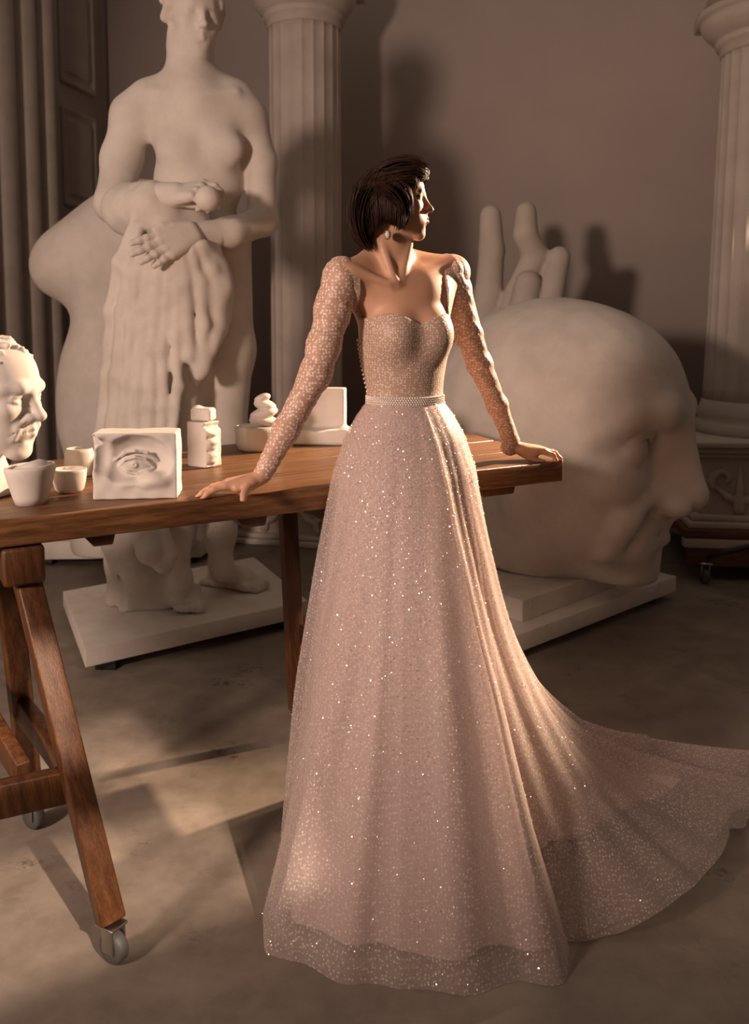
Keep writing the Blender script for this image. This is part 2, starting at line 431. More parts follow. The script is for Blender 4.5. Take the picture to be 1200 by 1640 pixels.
# the wall behind the camera with the window the sun comes through
SA = A(SUN_A[0], SUN_A[1], 0); SA /= np.linalg.norm(SA); SM = A(.85, .527, 0); SN = A(-.527, .85, 0)
Q0 = A(2.2, -1.0, 0)
def plane_of(px, py):
    g = G(px, py); t = ((g - Q0) @ SN) / (SA @ SN); return (g - SA * t - Q0) @ SM, t * math.tan(SUN_E)
l1 = plane_of(385, 1270)[0]; h2 = plane_of(300, 1238)[1]; h_lo = plane_of(340, 1473)[1]; l_hi = l1 - .06
l_lo, h_hi = l1 - 1.7, plane_of(200, 1110)[1]
def wslab(l0, l1_, z0, z1, t_=.15, off=0): return slab(Q0 + SM * l0 + SN * off, Q0 + SM * l1_ + SN * off, -SN, t_, z0, z1)
def back(P):
    t = ((P - Q0) @ SN) / (SA @ SN); return (P - SA * t - Q0) @ SM, P[2] + t * math.tan(SUN_E)
s0, _ = back(W(1140, 365, 4.80)); s1, hs = back(W(1200, 358, 4.64)); s0, s1 = min(s0, s1) - .30, max(s0, s1) + .10
struct('wall_front', *join(wslab(-7.5, l_lo, 0, 12), wslab(l_lo, l_hi, 0, h_lo), wslab(l_lo, l_hi, h_hi, 12),
       wslab(l_hi, s0, 0, 12), wslab(s1, 7.0, 0, 12), wslab(s0, s1, 0, hs - .10), wslab(s0, s1, hs + .10, 12)), M['wall'])
struct('sun_slot_trim', *join(wslab(s0, s1, hs - .12, hs - .10, .06, -.03), wslab(s0, s1, hs + .10, hs + .12, .06, -.03)), M['trim'])  # unseen slot added to throw a sun band onto the right column
struct('window_1', *join(wslab(l1 - .95, l1 - .90, h_lo, h_hi, .05, -.04), wslab(l_lo, l_hi, h2 - .06, h2 + .06, .05, -.04),
       wslab(l_lo, l_lo + .04, h_lo, h_hi, .06, -.03), wslab(l_hi - .04, l_hi, h_lo, h_hi, .06, -.03), wslab(l_lo, l_hi, h_hi - .05, h_hi, .06, -.03)), M['trim'])
# panelled door in the left wall by the corner
def on_left(t, z, out=0): return K0 - E2 * t + E1 * out + UP * z
def lslab(t0, t1, z0, z1, out, base=0.0): return slab(on_left(t0, 0, base), on_left(t1, 0, base), E1, out, z0, z1)
door = struct('door_1', *lslab(.12, .78, 0, 4.2, .03), M['door'])
for z0, z1 in ((.25, 1.15), (1.3, 1.95), (2.1, 2.75), (2.9, 3.6)):
    S = Sculpt(); S.frame(on_left(.45, (z0 + z1) / 2, .03), np.stack([-E2, E1, UP], 1))
    hw, hh = .21, (z1 - z0) / 2
    S.u(bx((0, 0, 0), (hw, .02, hh), rd=.01)); S.c(bx((0, .02, 0), (hw - .03, .012, hh - .03), rd=.008), .008); S.u(bx((0, .005, 0), (hw - .075, .016, hh - .075), rd=.008), .006)
    V, Q = S.mesh(.011); o = np_mesh('door_panel', V, Q, M['door'], door)
# fluted pilaster with stepped mouldings on the left wall
prof = [(.80, 0)]
t = .80
for wdt in (.14, .17, .20, .23, .26):
    for a_ in range(9):
        q = a_ / 8; prof.append((t + wdt * q, .07 + .055 * math.sin(math.pi * q) ** .5))
    t += wdt; prof += [(t + .005, .03), (t + .035, .03)]; t += .04
prof.append((t, 0))
Vp = [on_left(a_, z, b_) for z in (0, 4.5) for a_, b_ in prof]; n_ = len(prof)
struct('trim_1', Vp, [(i, i + 1, n_ + i + 1, n_ + i) for i in range(n_ - 1)], M['trim'], True)
# ---------- plaster columns, each on a carved pedestal ----------
def pedestal(c, hw, z0, H, label, name='carved_pedestal', dn=E2, dx=E1):
    """square carved pedestal centred on c, front face towards -dn"""
    c = np.array(c, float) * A(1, 1, 0); R = np.stack([dx, dn, UP], 1)
    o = thing(name, c + UP * z0, label, 'pedestal')
    def lay(a, z1, z2): return box_at(c + UP * (z1 + z2) / 2, (hw + a, hw + a, (z2 - z1) / 2), R)
    bevel(np_mesh('die', *lay(-.02, z0 + .06, z0 + H - .05), M['plaster_old'], o, False), .004)
    bevel(np_mesh('base_moulding', *join(lay(.05, z0, z0 + .035), lay(.03, z0 + .037, z0 + .065)), M['plaster_old'], o, False), .008)
    bevel(np_mesh('cornice', *join(lay(.05, z0 + H - .03, z0 + H), lay(.03, z0 + H - .06, z0 + H - .032), lay(.01, z0 + H - .085, z0 + H - .062)), M['plaster_old'], o, False), .006)
    zm = z0 + H / 2; S = Sculpt()
    def onp(a, z, out=0): return c - dn * (hw - .02 + out) + dx * a + UP * z
    s_ = min(1.0, (H - .17) / .36)
    n_ = max(1, int(round(hw * 2 / .42))); 
    for m_ in range(n_):
        cx = (m_ + .5 - n_ / 2) * (2 * hw / n_)
        for sg in (1, -1):
            pts = [onp(cx + sg * (.105 + .085 * (1 - .7 * q / 9) * math.cos(-.6 + 4.2 * q / 9)) * s_, zm + (.03 + .085 * (1 - .7 * q / 9) * math.sin(-.6 + 4.2 * q / 9)) * s_, .010) for q in range(10)]
            S.u(chain(pts, [.018, .02, .02, .018, .016, .015, .014, .013, .012, .012]), .006)
            S.u(chain([onp(cx, zm - .13 * s_, .008), onp(cx + sg * .07 * s_, zm - .09 * s_, .018), onp(cx + sg * .15 * s_, zm - .02 * s_, .010)], [.012, .022, .008]), .006)
        S.u(chain([onp(cx, zm - .16 * s_, .008), onp(cx, zm - .02 * s_, .018), onp(cx, zm + .12 * s_, .008)], [.03, .018, .01]), .01)
    V, Q = S.mesh(.0065); np_mesh('leaf_scrolls', V, Q, M['plaster_old'], o)
    return o
def column(px, Yc, r0, r1, z0, ztop, name_label, nf=20):
    c = W(px, 510, Yc); c[2] = 0
    root = thing('fluted_column', c + UP * z0, name_label, 'column')
    def fl(t_, z, r): return r * (1 - .048 * abs(math.sin(nf * t_ / 2)) ** .6)
    zs = np.linspace(z0 + .17, ztop, 24)
    V, Q = lathe([(r0 + (r1 - r0) * (z - z0) / (ztop - z0), z) for z in zs], nf * 12, c, fl)
    np_mesh('shaft', V, Q, M['plaster_old'], root)
    k = r1
    V, Q = lathe([(k * 1.0, ztop - .03), (k * 1.04, ztop - .02), (k * 1.04, ztop + .01), (k * 1.12, ztop + .02), (k * 1.14, ztop + .035), (k * 1.12, ztop + .05), (k * 1.18, ztop + .055), (k * 1.36, ztop + .10), (k * 1.42, ztop + .135), (k * 1.40, ztop + .155), (k * 1.46, ztop + .16), (k * 1.50, ztop + .18), (k * 1.46, ztop + .20), (k * 1.3, ztop + .205), (0.001, ztop + .206)], 96, c)
    np_mesh('capital', V, Q, M['plaster_old'], root)
    R = np.stack([E1, E2, UP], 1)
    bevel(np_mesh('abacus', *box_at(c + A(0, 0, ztop + .245), (k * 1.42, k * 1.42, .04), R), M['plaster_old'], root, False), .012)
    V, Q = lathe([(r0 * 1.12, z0), (r0 * 1.14, z0 + .02), (r0 * 1.14, z0 + .04), (r0 * 1.1, z0 + .06), (r0 * 1.06, z0 + .08), (r0 * 1.08, z0 + .10), (r0 * 1.08, z0 + .12), (r0 * 1.04, z0 + .14), (r0 * 1.0, z0 + .18)], 96, c)
    np_mesh('base_moulding', V, Q, M['plaster_old'], root)
    return c
PH = .45
cL = column(491, 5.45, .222, .218, PH, W(500, 42, 5.45)[2], 'tall fluted plaster column behind the woman, between her head and the standing statue', nf=20)
pedestal(cL, .335, 0, PH, 'carved plaster pedestal under the middle column, seen below the table')
ZD = .27
cR = column(1224, 4.85, .31, .268, ZD + PH, W(1200, 78, 4.85)[2], 'tall fluted plaster column at the right edge, behind the giant head', nf=24)
DNR = A(.12, .993, 0); DXR = A(.993, -.12, 0)
pedestal(cR, .43, ZD, PH, 'carved pedestal with scrolled leaves on a reddish dolly at the right edge', dn=DNR, dx=DXR)
# ---------- the work table ----------
TZ = .92
FR = G(903, 738, TZ); FLv = G(0, 833, TZ); TD = (FR - FLv) / np.linalg.norm(FR - FLv)
EN = G(744, 690, TZ) - FR; EN /= np.linalg.norm(EN)
B0 = G(75, 737, TZ); B1 = G(390, 709, TZ); BD = (B1 - B0) / np.linalg.norm(B1 - B0)
def isect(p, d, q, e):
    m = np.array([[d[0], -e[0]], [d[1], -e[1]]]); s = np.linalg.solve(m, (q - p)[:2]); return p + d * s[0]
BR = isect(FR, EN, B0, BD)
FL = FR - TD * 2.35; BL = isect(FL, EN, B0, BD)
table = thing('work_table', ((FR + FL) / 2)[:2].tolist() + [0], 'long oiled wooden work table on A-shaped trestles with casters, plaster casts on top', 'table')
TT = .062; parts_ = []
np_ = 4
for i in range(np_):
    a0, a1 = i / np_, (i + 1) / np_
    g = .0015 / .6
    if i: a0 += g
    if i < np_ - 1: a1 -= g
    e_ = [0, .006, -.004, .003][i] * TD
    ring = [FL + (BL - FL) * a0, FR + (BR - FR) * a0 + e_, FR + (BR - FR) * a1 + e_, FL + (BL - FL) * a1]
    dz = [0, -.001, .0008, -.0005][i]
    parts_.append(hexa([p * A(1, 1, 0) + UP * (TZ - TT + dz) for p in ring] + [p * A(1, 1, 0) + UP * (TZ + dz) for p in ring]))
Vt, Qt = join(*parts_)
top = bevel(np_mesh('tabletop', Vt, Qt, M['wood_top'], table, False), .005, 3)
TN = A(-TD[1], TD[0], 0)                                  # across the table, away from the camera
def tp(s, n, z): return FR - TD * s + TN * n + UP * (z - TZ)   # s: along from the right end, n: back from the front edge
depth = abs((BR - FR) @ TN)
def batten(s, w_=.07, h_=.045, n0=.02, n1=None):
    n1 = depth - .03 if n1 is None else n1
    z = TZ - TT
    # shaped ends: cut on a slope
    a, b = tp(s - w_ / 2, n0, z), tp(s + w_ / 2, n0, z); c_, d_ = tp(s + w_ / 2, n1, z), tp(s - w_ / 2, n1, z)
    V, Q = hexa([a - UP * h_ + TN * .02, b - UP * h_ + TN * .02, c_ - UP * h_ - TN * .02, d_ - UP * h_ - TN * .02, a, b, c_, d_])
    return bevel(np_mesh('batten', V, Q, M['wood_leg'], table, False), .004)
def s_of(px): return (FR - G(px, 833 - px * .105, TZ)) @ TD
def lengthbat(px0, px1, h_=.03):
    # short block under the front edge, long side along the table
    s1, s0 = s_of(px0), s_of(px1); z = TZ - TT
    a, b = tp(s0, .03, z), tp(s1, .03, z); c_, d_ = tp(s1, .10, z), tp(s0, .10, z)
    k = TD * .025
    V, Q = hexa([a - UP * h_ - k * .3, b - UP * h_ + k, c_ - UP * h_ + k, d_ - UP * h_ - k * .3, a, b, c_, d_])
    return bevel(np_mesh('batten', V, Q, M['wood_leg'], table, False), .003)
lengthbat(135, 190); lengthbat(383, 437); lengthbat(775, 838, .028)
for px in (160, 410, 800): 
    s = s_of(px); batten(s, .06, .028, .10)
def caster(pos, yaw, lab=None):
    """pos: point on the floor"""
    pos = np.array(pos, float); R = rot(yaw); r = .034
    f = np_mesh('caster', *join(box_at(pos + UP * .083, (.026, .022, .003), R), box_at(pos + R @ A(.006, .017, .055), (.016, .002, .028), R), box_at(pos + R @ A(.006, -.017, .055), (.016, .002, .028), R), box_at(pos + R @ A(.0, 0, .078), (.012, .018, .006), R)), M['steel'], table, False)
    bevel(f, .0015)
    V, Q = lathe([(.012, -.013), (r - .004, -.013), (r, -.009), (r, .009), (r - .004, .013), (.012, .013)], 40)
    V = V @ rot(0, 0, 90).T @ R.T + pos + R @ A(.006, 0, r)
    np_mesh('wheel', V, Q, M['rubber'], f)
    V, Q = lathe([(.001, -.016), (.009, -.016), (.009, .016), (.001, .016)], 16)
    V = V @ rot(0, 0, 90).T @ R.T + pos + R @ A(.006, 0, r)
    np_mesh('axle', V, Q, M['steel'], f)
ANG = math.degrees(math.atan2(TD[1], TD[0]))
# near trestle
w1 = G(180, 1538); w2 = G(52, 1324)
zt = TZ - TT - .10
foot1 = w1 + UP * .088; foot2 = w2 + UP * .088
top1 = W(44, 905, 1.90); top1[2] = zt; top2 = W(10, 905, 2.06); top2[2] = zt
blk0 = W(30, 890, 1.80); 
LW, LT = .054, .042
hb = bevel(np_mesh('header_beam', *bar(A(*(tp(s_of(36), .0, 0))[:2], TZ - TT - .047), A(*(tp(s_of(36), depth - .02, 0))[:2], TZ - TT - .047), .088, .085), M['wood_leg'], table, False), .008)
for a_, b_ in ((top1, foot1), (top2, foot2)):
    d_ = (b_ - a_) / np.linalg.norm(b_ - a_)
    bevel(np_mesh('leg', *bar(a_ - d_ * .03, b_, LT, LW, (TD + TN * .15)), M['wood_leg'], table, False), .004)
def lp(a_, b_, z): t_ = (z - a_[2]) / (b_[2] - a_[2]); return a_ + (b_ - a_) * t_
zc = .36
rail_a, rail_b = lp(top1, foot1, zc), lp(top2, foot2, zc)
c1 = W(112, 1262, 1.92); 
bevel(np_mesh('stretcher', *bar(G(112, 1255, .34) , G(-90, 1300, .34), .036, .075), M['wood_leg'], table, False), .004)
bevel(np_mesh('stretcher', *bar(rail_a - TN * .0, rail_b, .036, .06), M['wood_leg'], table, False), .004)
bevel(np_mesh('brace', *bar(G(48, 1275, .36) + TN * .1, W(-70, 1060, 2.15), .03, .06), M['wood_leg'], table, False), .004)
caster(w1, ANG - 60); caster(w2, ANG - 60)
# other A-frame leg pair out of frame on the left side of the stretcher
# far trestle
w3 = G(478, 1178); w3b = w3 - TN * .55
ft = W(522, 800, 2.55); ft[2] = zt
s3 = (FR - ft) @ TD
bevel(np_mesh('header_beam', *bar(tp(s3, .02, TZ - TT - .047), tp(s3, depth - .02, TZ - TT - .047), .088, .085), M['wood_leg'], table, False), .008)
for a_, b_ in ((tp(s3, depth * .62, zt), w3 + UP * .088), (tp(s3, depth * .30, zt), w3 + UP * .088 - TN * .52)):
    bevel(np_mesh('leg', *bar(a_, b_, LT, LW, TD), M['wood_leg'], table, False), .004); caster(b_ - UP * .088, ANG + 60)
bevel(np_mesh('stretcher', *bar(w3 + UP * .36 - TN * .05, w3 + UP * .36 - TN * .47, .036, .06), M['wood_leg'], table, False), .004)
# ---------- large plaster casts ----------
def plinth(name, a, b, back, h, label, cat, z0=.045, thick_inner=None):
    """low slab: a,b front corners at z0, back vector"""
    P = [a, b, b + back, a + back]
    V, Q = hexa([p * A(1, 1, 0) + UP * z0 for p in P] + [p * A(1, 1, 0) + UP * (z0 + h) for p in P])
    o = bevel(np_mesh(name, V, Q, M['chipped'], None, False), .004); tag(o, label, cat)
    c = sum(P) / 4
    for p in P:
        q = p * A(1, 1, 0); q = q + (c * A(1, 1, 0) - q) * .2
        bevel(np_mesh('foot', *box_at(q + UP * z0 / 2, (.04, .04, z0 / 2)), M['black'], o, False), .003)
    return o
def chip_b(nt, b):
    n1 = tex(nt, 5, 6, .65); c = ramp(nt, n1.outputs[0], [(.35, (.62, .57, .51)), (.62, (.74, .69, .63))])
    n2 = tex(nt, 22, 8, .75); 
    n3 = tex(nt, 4, 3); s = N(nt, 'ShaderNodeMath', operation='MULTIPLY')
    nt.links.new(ramp(nt, n2.outputs[0], [(.60, (0, 0, 0)), (.64, (1, 1, 1))]), s.inputs[0]); nt.links.new(ramp(nt, n3.outputs[0], [(.52, (0, 0, 0)), (.6, (1, 1, 1))]), s.inputs[1])
    c = mixc(nt, c, (.36, .25, .17), s.outputs[0]); nt.links.new(c, b.inputs['Base Color']); bump(nt, b, n2.outputs[0], .2, .004)
M['chipped'] = mat('chipped_white_paint', (.7, .65, .6), .75, build=chip_b)
# statue plinth
pa, pb = G(137, 1070, .045), G(493, 987, .045)
ph = .072
pbk = G(406, 893, .045 + ph) - G(492, 963, .045 + ph)
plinth('statue_plinth', pa, pb, pbk * A(1, 1, 0), ph, 'low white chipped slab under the standing statue', 'plinth')
PT = .045 + ph
Y0 = 3.68; PX = Y0 / F
def P3(px, py, d=0.0): return W(px, py, Y0 + d)
def R3(r): return r * PX
def e3(px, py, d, rx, ry, rd, R=None): return ell(P3(px, py, d), (R3(rx), R3(rd), R3(ry)), R)
def c3(pts, rad, flat=None):
    return chain([P3(*p) for p in pts], [R3(r) for r in rad], flat)
S = Sculpt()
# torso
S.u(e3(318, 205, 0, 78, 70, 46)); S.u(e3(312, 175, .0, 88, 36, 34), R3(22)); S.u(e3(318, 290, 0, 70, 70, 46), R3(20)); S.u(e3(310, 380, 0, 78, 60, 52), R3(25))
for x, y, r in ((284, 238, 30), (360, 238, 29)): S.u(e3(x, y, -.085, r, r * .9, 17), R3(20))
S.u(c3([(312, 165, -.03), (302, 75, -.01)], [38, 34]), R3(22))
S.u(c3([(300, 125, .02), (238, 160, .02), (214, 185, .02)], [24, 26, 33]), R3(24))
S.u(c3([(320, 125, .02), (378, 160, .03), (398, 190, .04)], [24, 24, 28]), R3(24))
for sx in (1, -1): S.u(c3([(312 + 8 * sx, 158, -.11), (312 + 66 * sx, 148, -.06)], [6, 5]), R3(12))
# arms
S.u(c3([(213, 188, .02), (195, 255, .0), (184, 325, -.08)], [33, 30, 29]), R3(16))
S.u(c3([(184, 328, -.08), (232, 322, -.22), (285, 312, -.30)], [29, 26, 17]), R3(14))
S.u(c3([(400, 190, .04), (418, 260, .04), (421, 352, .0)], [28, 24, 23]), R3(14))
S.u(c3([(421, 355, .0), (370, 372, -.14), (312, 372, -.24)], [23, 22, 15]), R3(12))
# legs
S.u(c3([(358, 400, .02), (362, 560, .0), (356, 700, .03), (352, 780, .06), (352, 850, .08), (356, 905, .08)], [44, 44, 38, 30, 25, 17]), R3(20))
S.u(c3([(285, 420, -.02), (275, 600, -.1), (285, 700, -.12), (290, 780, -.08), (285, 850, -.06), (288, 935, -.06)], [58, 50, 36, 28, 20, 17]), R3(20))
# feet on the slab
f1 = G(290, 965, PT); f1e = G(303, 992, PT); 
def foot(an, heel, toe, wdt):
    S.u(rc(an, heel + UP * .035, R3(16), .035), .03); S.u(rc(heel + UP * .04, toe - (toe - heel) * .15 + UP * .035, .05, .045), .03)
    S.u(rc(an + UP * -.02, toe + UP * .055 - (toe - heel) * .35, R3(18), .04), .04)
    d = (toe - heel) / np.linalg.norm(toe - heel); s = np.cross(d, UP)
    for i, (o_, l_) in enumerate(((-.056, .012), (-.026, .014), (.0, .010), (.024, .0), (.046, -.014))):
        b_ = toe + s * o_ * wdt + UP * .026; r_ = .0165 + .006 * (i == 0)
        S.u(rc(b_ - d * .10 + UP * .03, b_ - d * .02, r_ * 1.5, r_ * 1.1), .02)
        S.u(rc(b_ - d * .02, b_ + d * (.022 + l_), r_ * 1.05, r_ * 1.15), .002)
        if i: S.c(rc(b_ - s * .0125 * wdt + d * .02 + UP * .004, b_ - s * .0125 * wdt + d * .06, .0045), .004)
foot(P3(288, 925, -.06), G(282, 948, PT), G(299, 980, PT), .85)
foot(P3(354, 905, .08), G(350, 932, PT), G(402, 946, PT), .95)
# hidden support block below the right leg heel
S.u(bx(G(375, 940, PT) + UP * .012, (.16, .05, .012), rot(-25), .01), .01)
# head
hc = P3(310, 30, -.04); HR = rot(-60, 8, 0)
S.frame(hc, HR, .164); head_ops(S, 'female', neck=False, ears=False)
rs = random.Random(3)
for i in range(90):                                         # curls
    th = rs.uniform(-math.pi, math.pi); ph_ = rs.uniform(-.1, 1.45)
    v = A(math.cos(ph_) * math.cos(th) * .84 - .14, math.cos(ph_) * math.sin(th) * .68, math.sin(ph_) * .74 + .28)
    if v[0] > .45 and v[2] < .55: continue
    if v[2] < .1 and v[0] > -.1: continue
    S.u(ell(v, (.13, .12, .11)), .03)
S.u(chain([(.5, 0, .62), (.38, .42, .5), (.1, .62, .2), (-.15, .66, -.05)], [.12, .14, .15, .13]), .05)
S.u(chain([(.5, 0, .62), (.38, -.42, .5), (.1, -.62, .2), (-.15, -.66, -.05)], [.12, .14, .15, .13]), .05)
S.u(ell((-.75, 0, .2), (.3, .3, .3)), .1)
S.frame()
# stump and hanging cloth under the drapery
sb = G(222, 985, PT)
S.u(c3([(202, 800, -.14), (200, 860, -.13)], [48, 38]), R3(14)); S.u(rc(P3(200, 860, -.13), sb + A(-.02, .15, .06), R3(38), .10), .02)
S.u(ell(sb + A(.0, .14, .115), (.118, .11, .125)), .02)                 # boulder
S.u(bx(sb + A(.0, .14, .06), (.11, .10, .07), rot(12), .03), .03)
S.u(rc(sb + A(-.13, .13, .03), sb + A(-.125, .12, .36), .042, .05), .015)  # strip of bark at the left
S.u(rc(sb + A(-.10, .08, .03), sb + A(-.085, .06, .22), .022, .03), .012)
S.c(rc(sb + A(-.075, .03, .02), sb + A(-.07, .0, .24), .012, .012), .015)
S.u(chain([P3(228, 820, -.24), P3(240, 880, -.27), P3(262, 905, -.26), P3(272, 882, -.24)], [R3(26), R3(20), R3(12), R3(9)]), .02)
S.u(chain([P3(262, 850, -.25), P3(272, 890, -.26), P3(268, 915, -.25)], [R3(11), R3(10), R3(7)]), .008)
S.c(chain([P3(184, 860, -.33), P3(180, 900, -.34)], [R3(9), R3(6)]), .012)
S.c(chain([P3(214, 915, -.345), P3(252, 925, -.33), P3(276, 912, -.32)], [R3(4), R3(5), R3(4)]), .012)
S.u(ell(sb + A(.12, .17, .12), (.035, .05, .05)), .02)
def nz3(P, f, s=0.0): return np.sin(P[:, 0] * f + 1.3 + s) * np.sin(P[:, 1] * f * 1.1 + 2.1 + s) * np.sin(P[:, 2] * f * .9 + .4 + s)
S.warp(lambda P: -.006 * nz3(P, 38) * (P[:, 2] < .6) * (P[:, 0] < -.68))
V, Q = S.mesh(.0095)
V[:, 2] = np.maximum(V[:, 2], PT + .0005)
statue = np_mesh('plaster_statue', V, Q, M['plaster'])
tag(statue, 'tall standing plaster statue of a draped figure holding an apple against its waist', 'statue')
# hands of the statue
def hand_ops(S, wr, fwd, dors, side, sc=1.0, curls=None, splay=None, thumb=None, th=1.0):
    """fwd towards the fingers, dors = back of the hand, side=+1: thumb on the +y side (cross(dors,fwd))"""
    f = np.array(fwd, float); f /= np.linalg.norm(f); d = np.array(dors, float); d -= f * (f @ d); d /= np.linalg.norm(d); y = np.cross(d, f) * side
    keep = S.X
    wr = np.array(wr, float)
    def L(x, yy, z): return wr + (f * x + y * yy + d * z) * sc
    curls = curls or [(.25, .45, .3)] * 4; splay = splay or [.10, .02, -.06, -.16]
    by = [.030, .010, -.011, -.030]; bxs = [.088, .092, .088, .080]; ln = [.070, .079, .073, .057]; r0 = [.0092, .0095, .009, .008]
    for i in range(4):
        S.u(rc(L(.0, by[i] * .5, 0), L(bxs[i], by[i], .0), .0165 * sc * th, .0115 * sc * th), .010 * sc)
    S.u(rc(L(.02, .028, -.006), L(.06, .036, -.01), .015 * sc, .012 * sc), .01 * sc)
    S.u(rc(L(.02, -.022, -.006), L(.07, -.03, -.006), .014 * sc, .011 * sc), .01 * sc)
    tips = []
    for i in range(4):
        p = A(bxs[i], by[i], 0.0); a = 0.0; sp = splay[i]; r = r0[i]
        seg = [ln[i] * .46, ln[i] * .30, ln[i] * .26]
        for j in range(3):
            a += curls[i][j]
            q = p + seg[j] * A(math.cos(a) * math.cos(sp), math.cos(a) * math.sin(sp), -math.sin(a))
            S.u(rc(L(*p), L(*q), r * sc * th, (r - .0008) * sc * th), (.004 if j == 0 else .0015) * sc)
            S.u(ell(L(*(p + A(0, 0, .001))), (r * 1.08 * sc * th,) * 3), .003 * sc)
            p = q; r -= .0008
        tips.append(L(*p))
    t_ = thumb or [(.012, .020, -.006), (.045, .046, -.012), (.075, .060, -.016), (.098, .066, -.02)]
    tr = [.016, .0125, .0105, .009]
    for j in range(3): S.u(rc(L(*t_[j]), L(*t_[j + 1]), tr[j] * sc, tr[j + 1] * sc), .008 * sc if j == 0 else .002 * sc)
    S.X = keep; return tips, L
S = Sculpt()
wr = P3(275, 312, -.29)
hand_ops(S, wr, P3(330, 300, -.36) - wr, P3(275, 285, -.34) - wr, 1, 1.45, curls=[(.5, .7, .5), (.7, .8, .6), (.9, .9, .7), (1.0, 1.0, .8)], thumb=[(.012, -.010, -.01), (.04, -.0, -.035), (.07, .0, -.045), (.092, .006, -.045)])
S.u(ell(P3(333, 318, -.40), (R3(18),) * 3), .004)
S.u(c3([(240, 318, -.24), (282, 312, -.30)], [24, 18]), .01)
V, Q = S.mesh(.005); o = np_mesh('hand_with_apple', V, Q, M['plaster'], statue)
S = Sculpt(); wr = P3(308, 374, -.27)
hand_ops(S, wr, P3(265, 392, -.335) - wr, P3(300, 360, -.45) - wr, -1, 1.45, curls=[(.0, .1, .1), (.0, .1, .1), (.0, .1, .1), (.05, .1, .1)], splay=[.12, .03, -.06, -.14], thumb=[(.012, .020, -.006), (.040, .040, -.002), (.065, .048, .0), (.086, .046, -.002)], th=1.25)
S.u(c3([(345, 375, -.18), (305, 374, -.25)], [20, 15]), .01)
V, Q = S.mesh(.005); np_mesh('hand', V, Q, M['plaster'], statue)
# drapery: folds falling from the forearm
S = Sculpt()
S.u(c3([(275, 360, -.16), (262, 450, -.14), (245, 560, -.14), (235, 680, -.15), (222, 800, -.14)], [58, 66, 66, 64, 62], ((0, 1, 0), .75)))
S.u(c3([(205, 335, -.14), (245, 330, -.24), (262, 350, -.24)], [40, 34, 30]), R3(12))
rf = random.Random(5)
S.u(c3([(292, 540, -.17), (286, 760, -.16)], [34, 30]), R3(12))
S.u(c3([(312, 400, -.19), (334, 460, -.19), (334, 520, -.18), (324, 575, -.17)], [40, 34, 26, 12], ((0, 1, 0), .7)), R3(14))
for q_ in ((236, 312, 214, 345), (256, 314, 236, 346), (274, 312, 256, 342)): S.u(c3([(q_[0], q_[1], -.27), ((q_[0] + q_[2]) / 2 - 6, (q_[1] + q_[3]) / 2, -.29), (q_[2], q_[3], -.22)], [3, 5, 4]), R3(10))
folds = [
 ([(215, 352), (190, 420), (176, 500), (170, 600), (160, 700), (152, 820)], 10),
 ([(225, 370), (206, 430), (194, 500), (186, 600), (178, 700), (172, 820)], 9),
 ([(238, 385), (222, 440), (212, 520), (204, 610), (196, 720), (192, 825)], 9),
 ([(245, 395), (238, 450), (230, 520), (224, 620), (218, 720), (214, 825)], 8),
 ([(256, 400), (254, 470), (246, 560), (242, 650), (236, 740), (232, 825)], 9),
 ([(268, 405), (268, 480), (262, 560), (262, 650), (256, 740), (252, 825)], 7),
 ([(280, 405), (284, 460), (282, 540), (284, 620), (276, 700), (272, 800)], 8),
 ([(290, 400), (300, 450), (302, 520), (306, 570), (322, 598)], 9),
 ([(305, 395), (322, 450), (326, 520), (326, 570), (322, 600)], 9),
 ([(318, 392), (338, 430), (352, 480), (344, 540), (328, 590)], 9),
 ([(330, 390), (352, 425), (366, 470), (360, 510), (338, 560)], 7),
]
for path, r in folds:
    n_ = len(path)
    pts = []
    for i, (x, y) in enumerate(path):
        u_ = (x - 262) / 95; d = -.16 - .13 * math.sqrt(max(0, 1 - min(1, abs(u_)) ** 2)) - (.02 if i == 0 else 0)
        pts.append((x + rf.uniform(-2, 2), y, d))
    S.u(c3(pts, [r * .6] + [r * .9] * (n_ - 1)), R3(11))
for y0_, k in ((470, 0), (700, 1)):                                    # cross sags
    S.u(c3([(185, y0_ - 5, -.22), (225, y0_ + 25, -.28), (262, y0_ + 20, -.29)], [5, 7, 4]), R3(8))
S.u(c3([(312, 600, -.12), (306, 640, -.16), (282, 660, -.22), (250, 655, -.24)], [7, 9, 8, 4]), R3(10))
S.c(c3([(270, 470, -.34), (266, 600, -.34), (276, 760, -.33)], [5, 7, 7]), R3(8))
S.warp(lambda P: -.003 * nz3(P, 45, 1))
V, Q = S.mesh(.0085); np_mesh('drapery', V, Q, M['plaster'], statue)

#GIANT
# ---------- the giant hand behind it ----------
YH = 4.85; k = YH / F
def h3(px, py, d=0): return W(px, py, YH + d)
S = Sculpt()
S.u(chain([h3(762, 560, .0), h3(783, 470, -.02), h3(788, 400, -.02), h3(786, 346, .0)], [22 * k, 22 * k, 20 * k, 17 * k]), .02)
S.u(chain([h3(800, 560, -.05), h3(832, 470, -.10), h3(858, 410, -.12)], [24 * k, 22 * k, 21 * k]), .02)
S.u(chain([h3(858, 412, -.12), h3(842, 375, -.16), h3(843, 340, -.14)], [20 * k, 19 * k, 16 * k]), .01)
S.u(chain([h3(800, 600, -.1), h3(838, 500, -.2), h3(846, 455, -.2)], [24 * k, 22 * k, 20 * k]), .02)
S.u(chain([h3(850, 580, -.1), h3(880, 480, -.18), h3(896, 412, -.16)], [24 * k, 20 * k, 17 * k]), .02)
S.u(ell(h3(812, 640, 0), (95 * k, 60 * k, 110 * k)), .06)
a_ = h3(805, 700, 0); S.u(rc(a_, A(a_[0] - .05, a_[1], .25), 70 * k, 75 * k), .06)
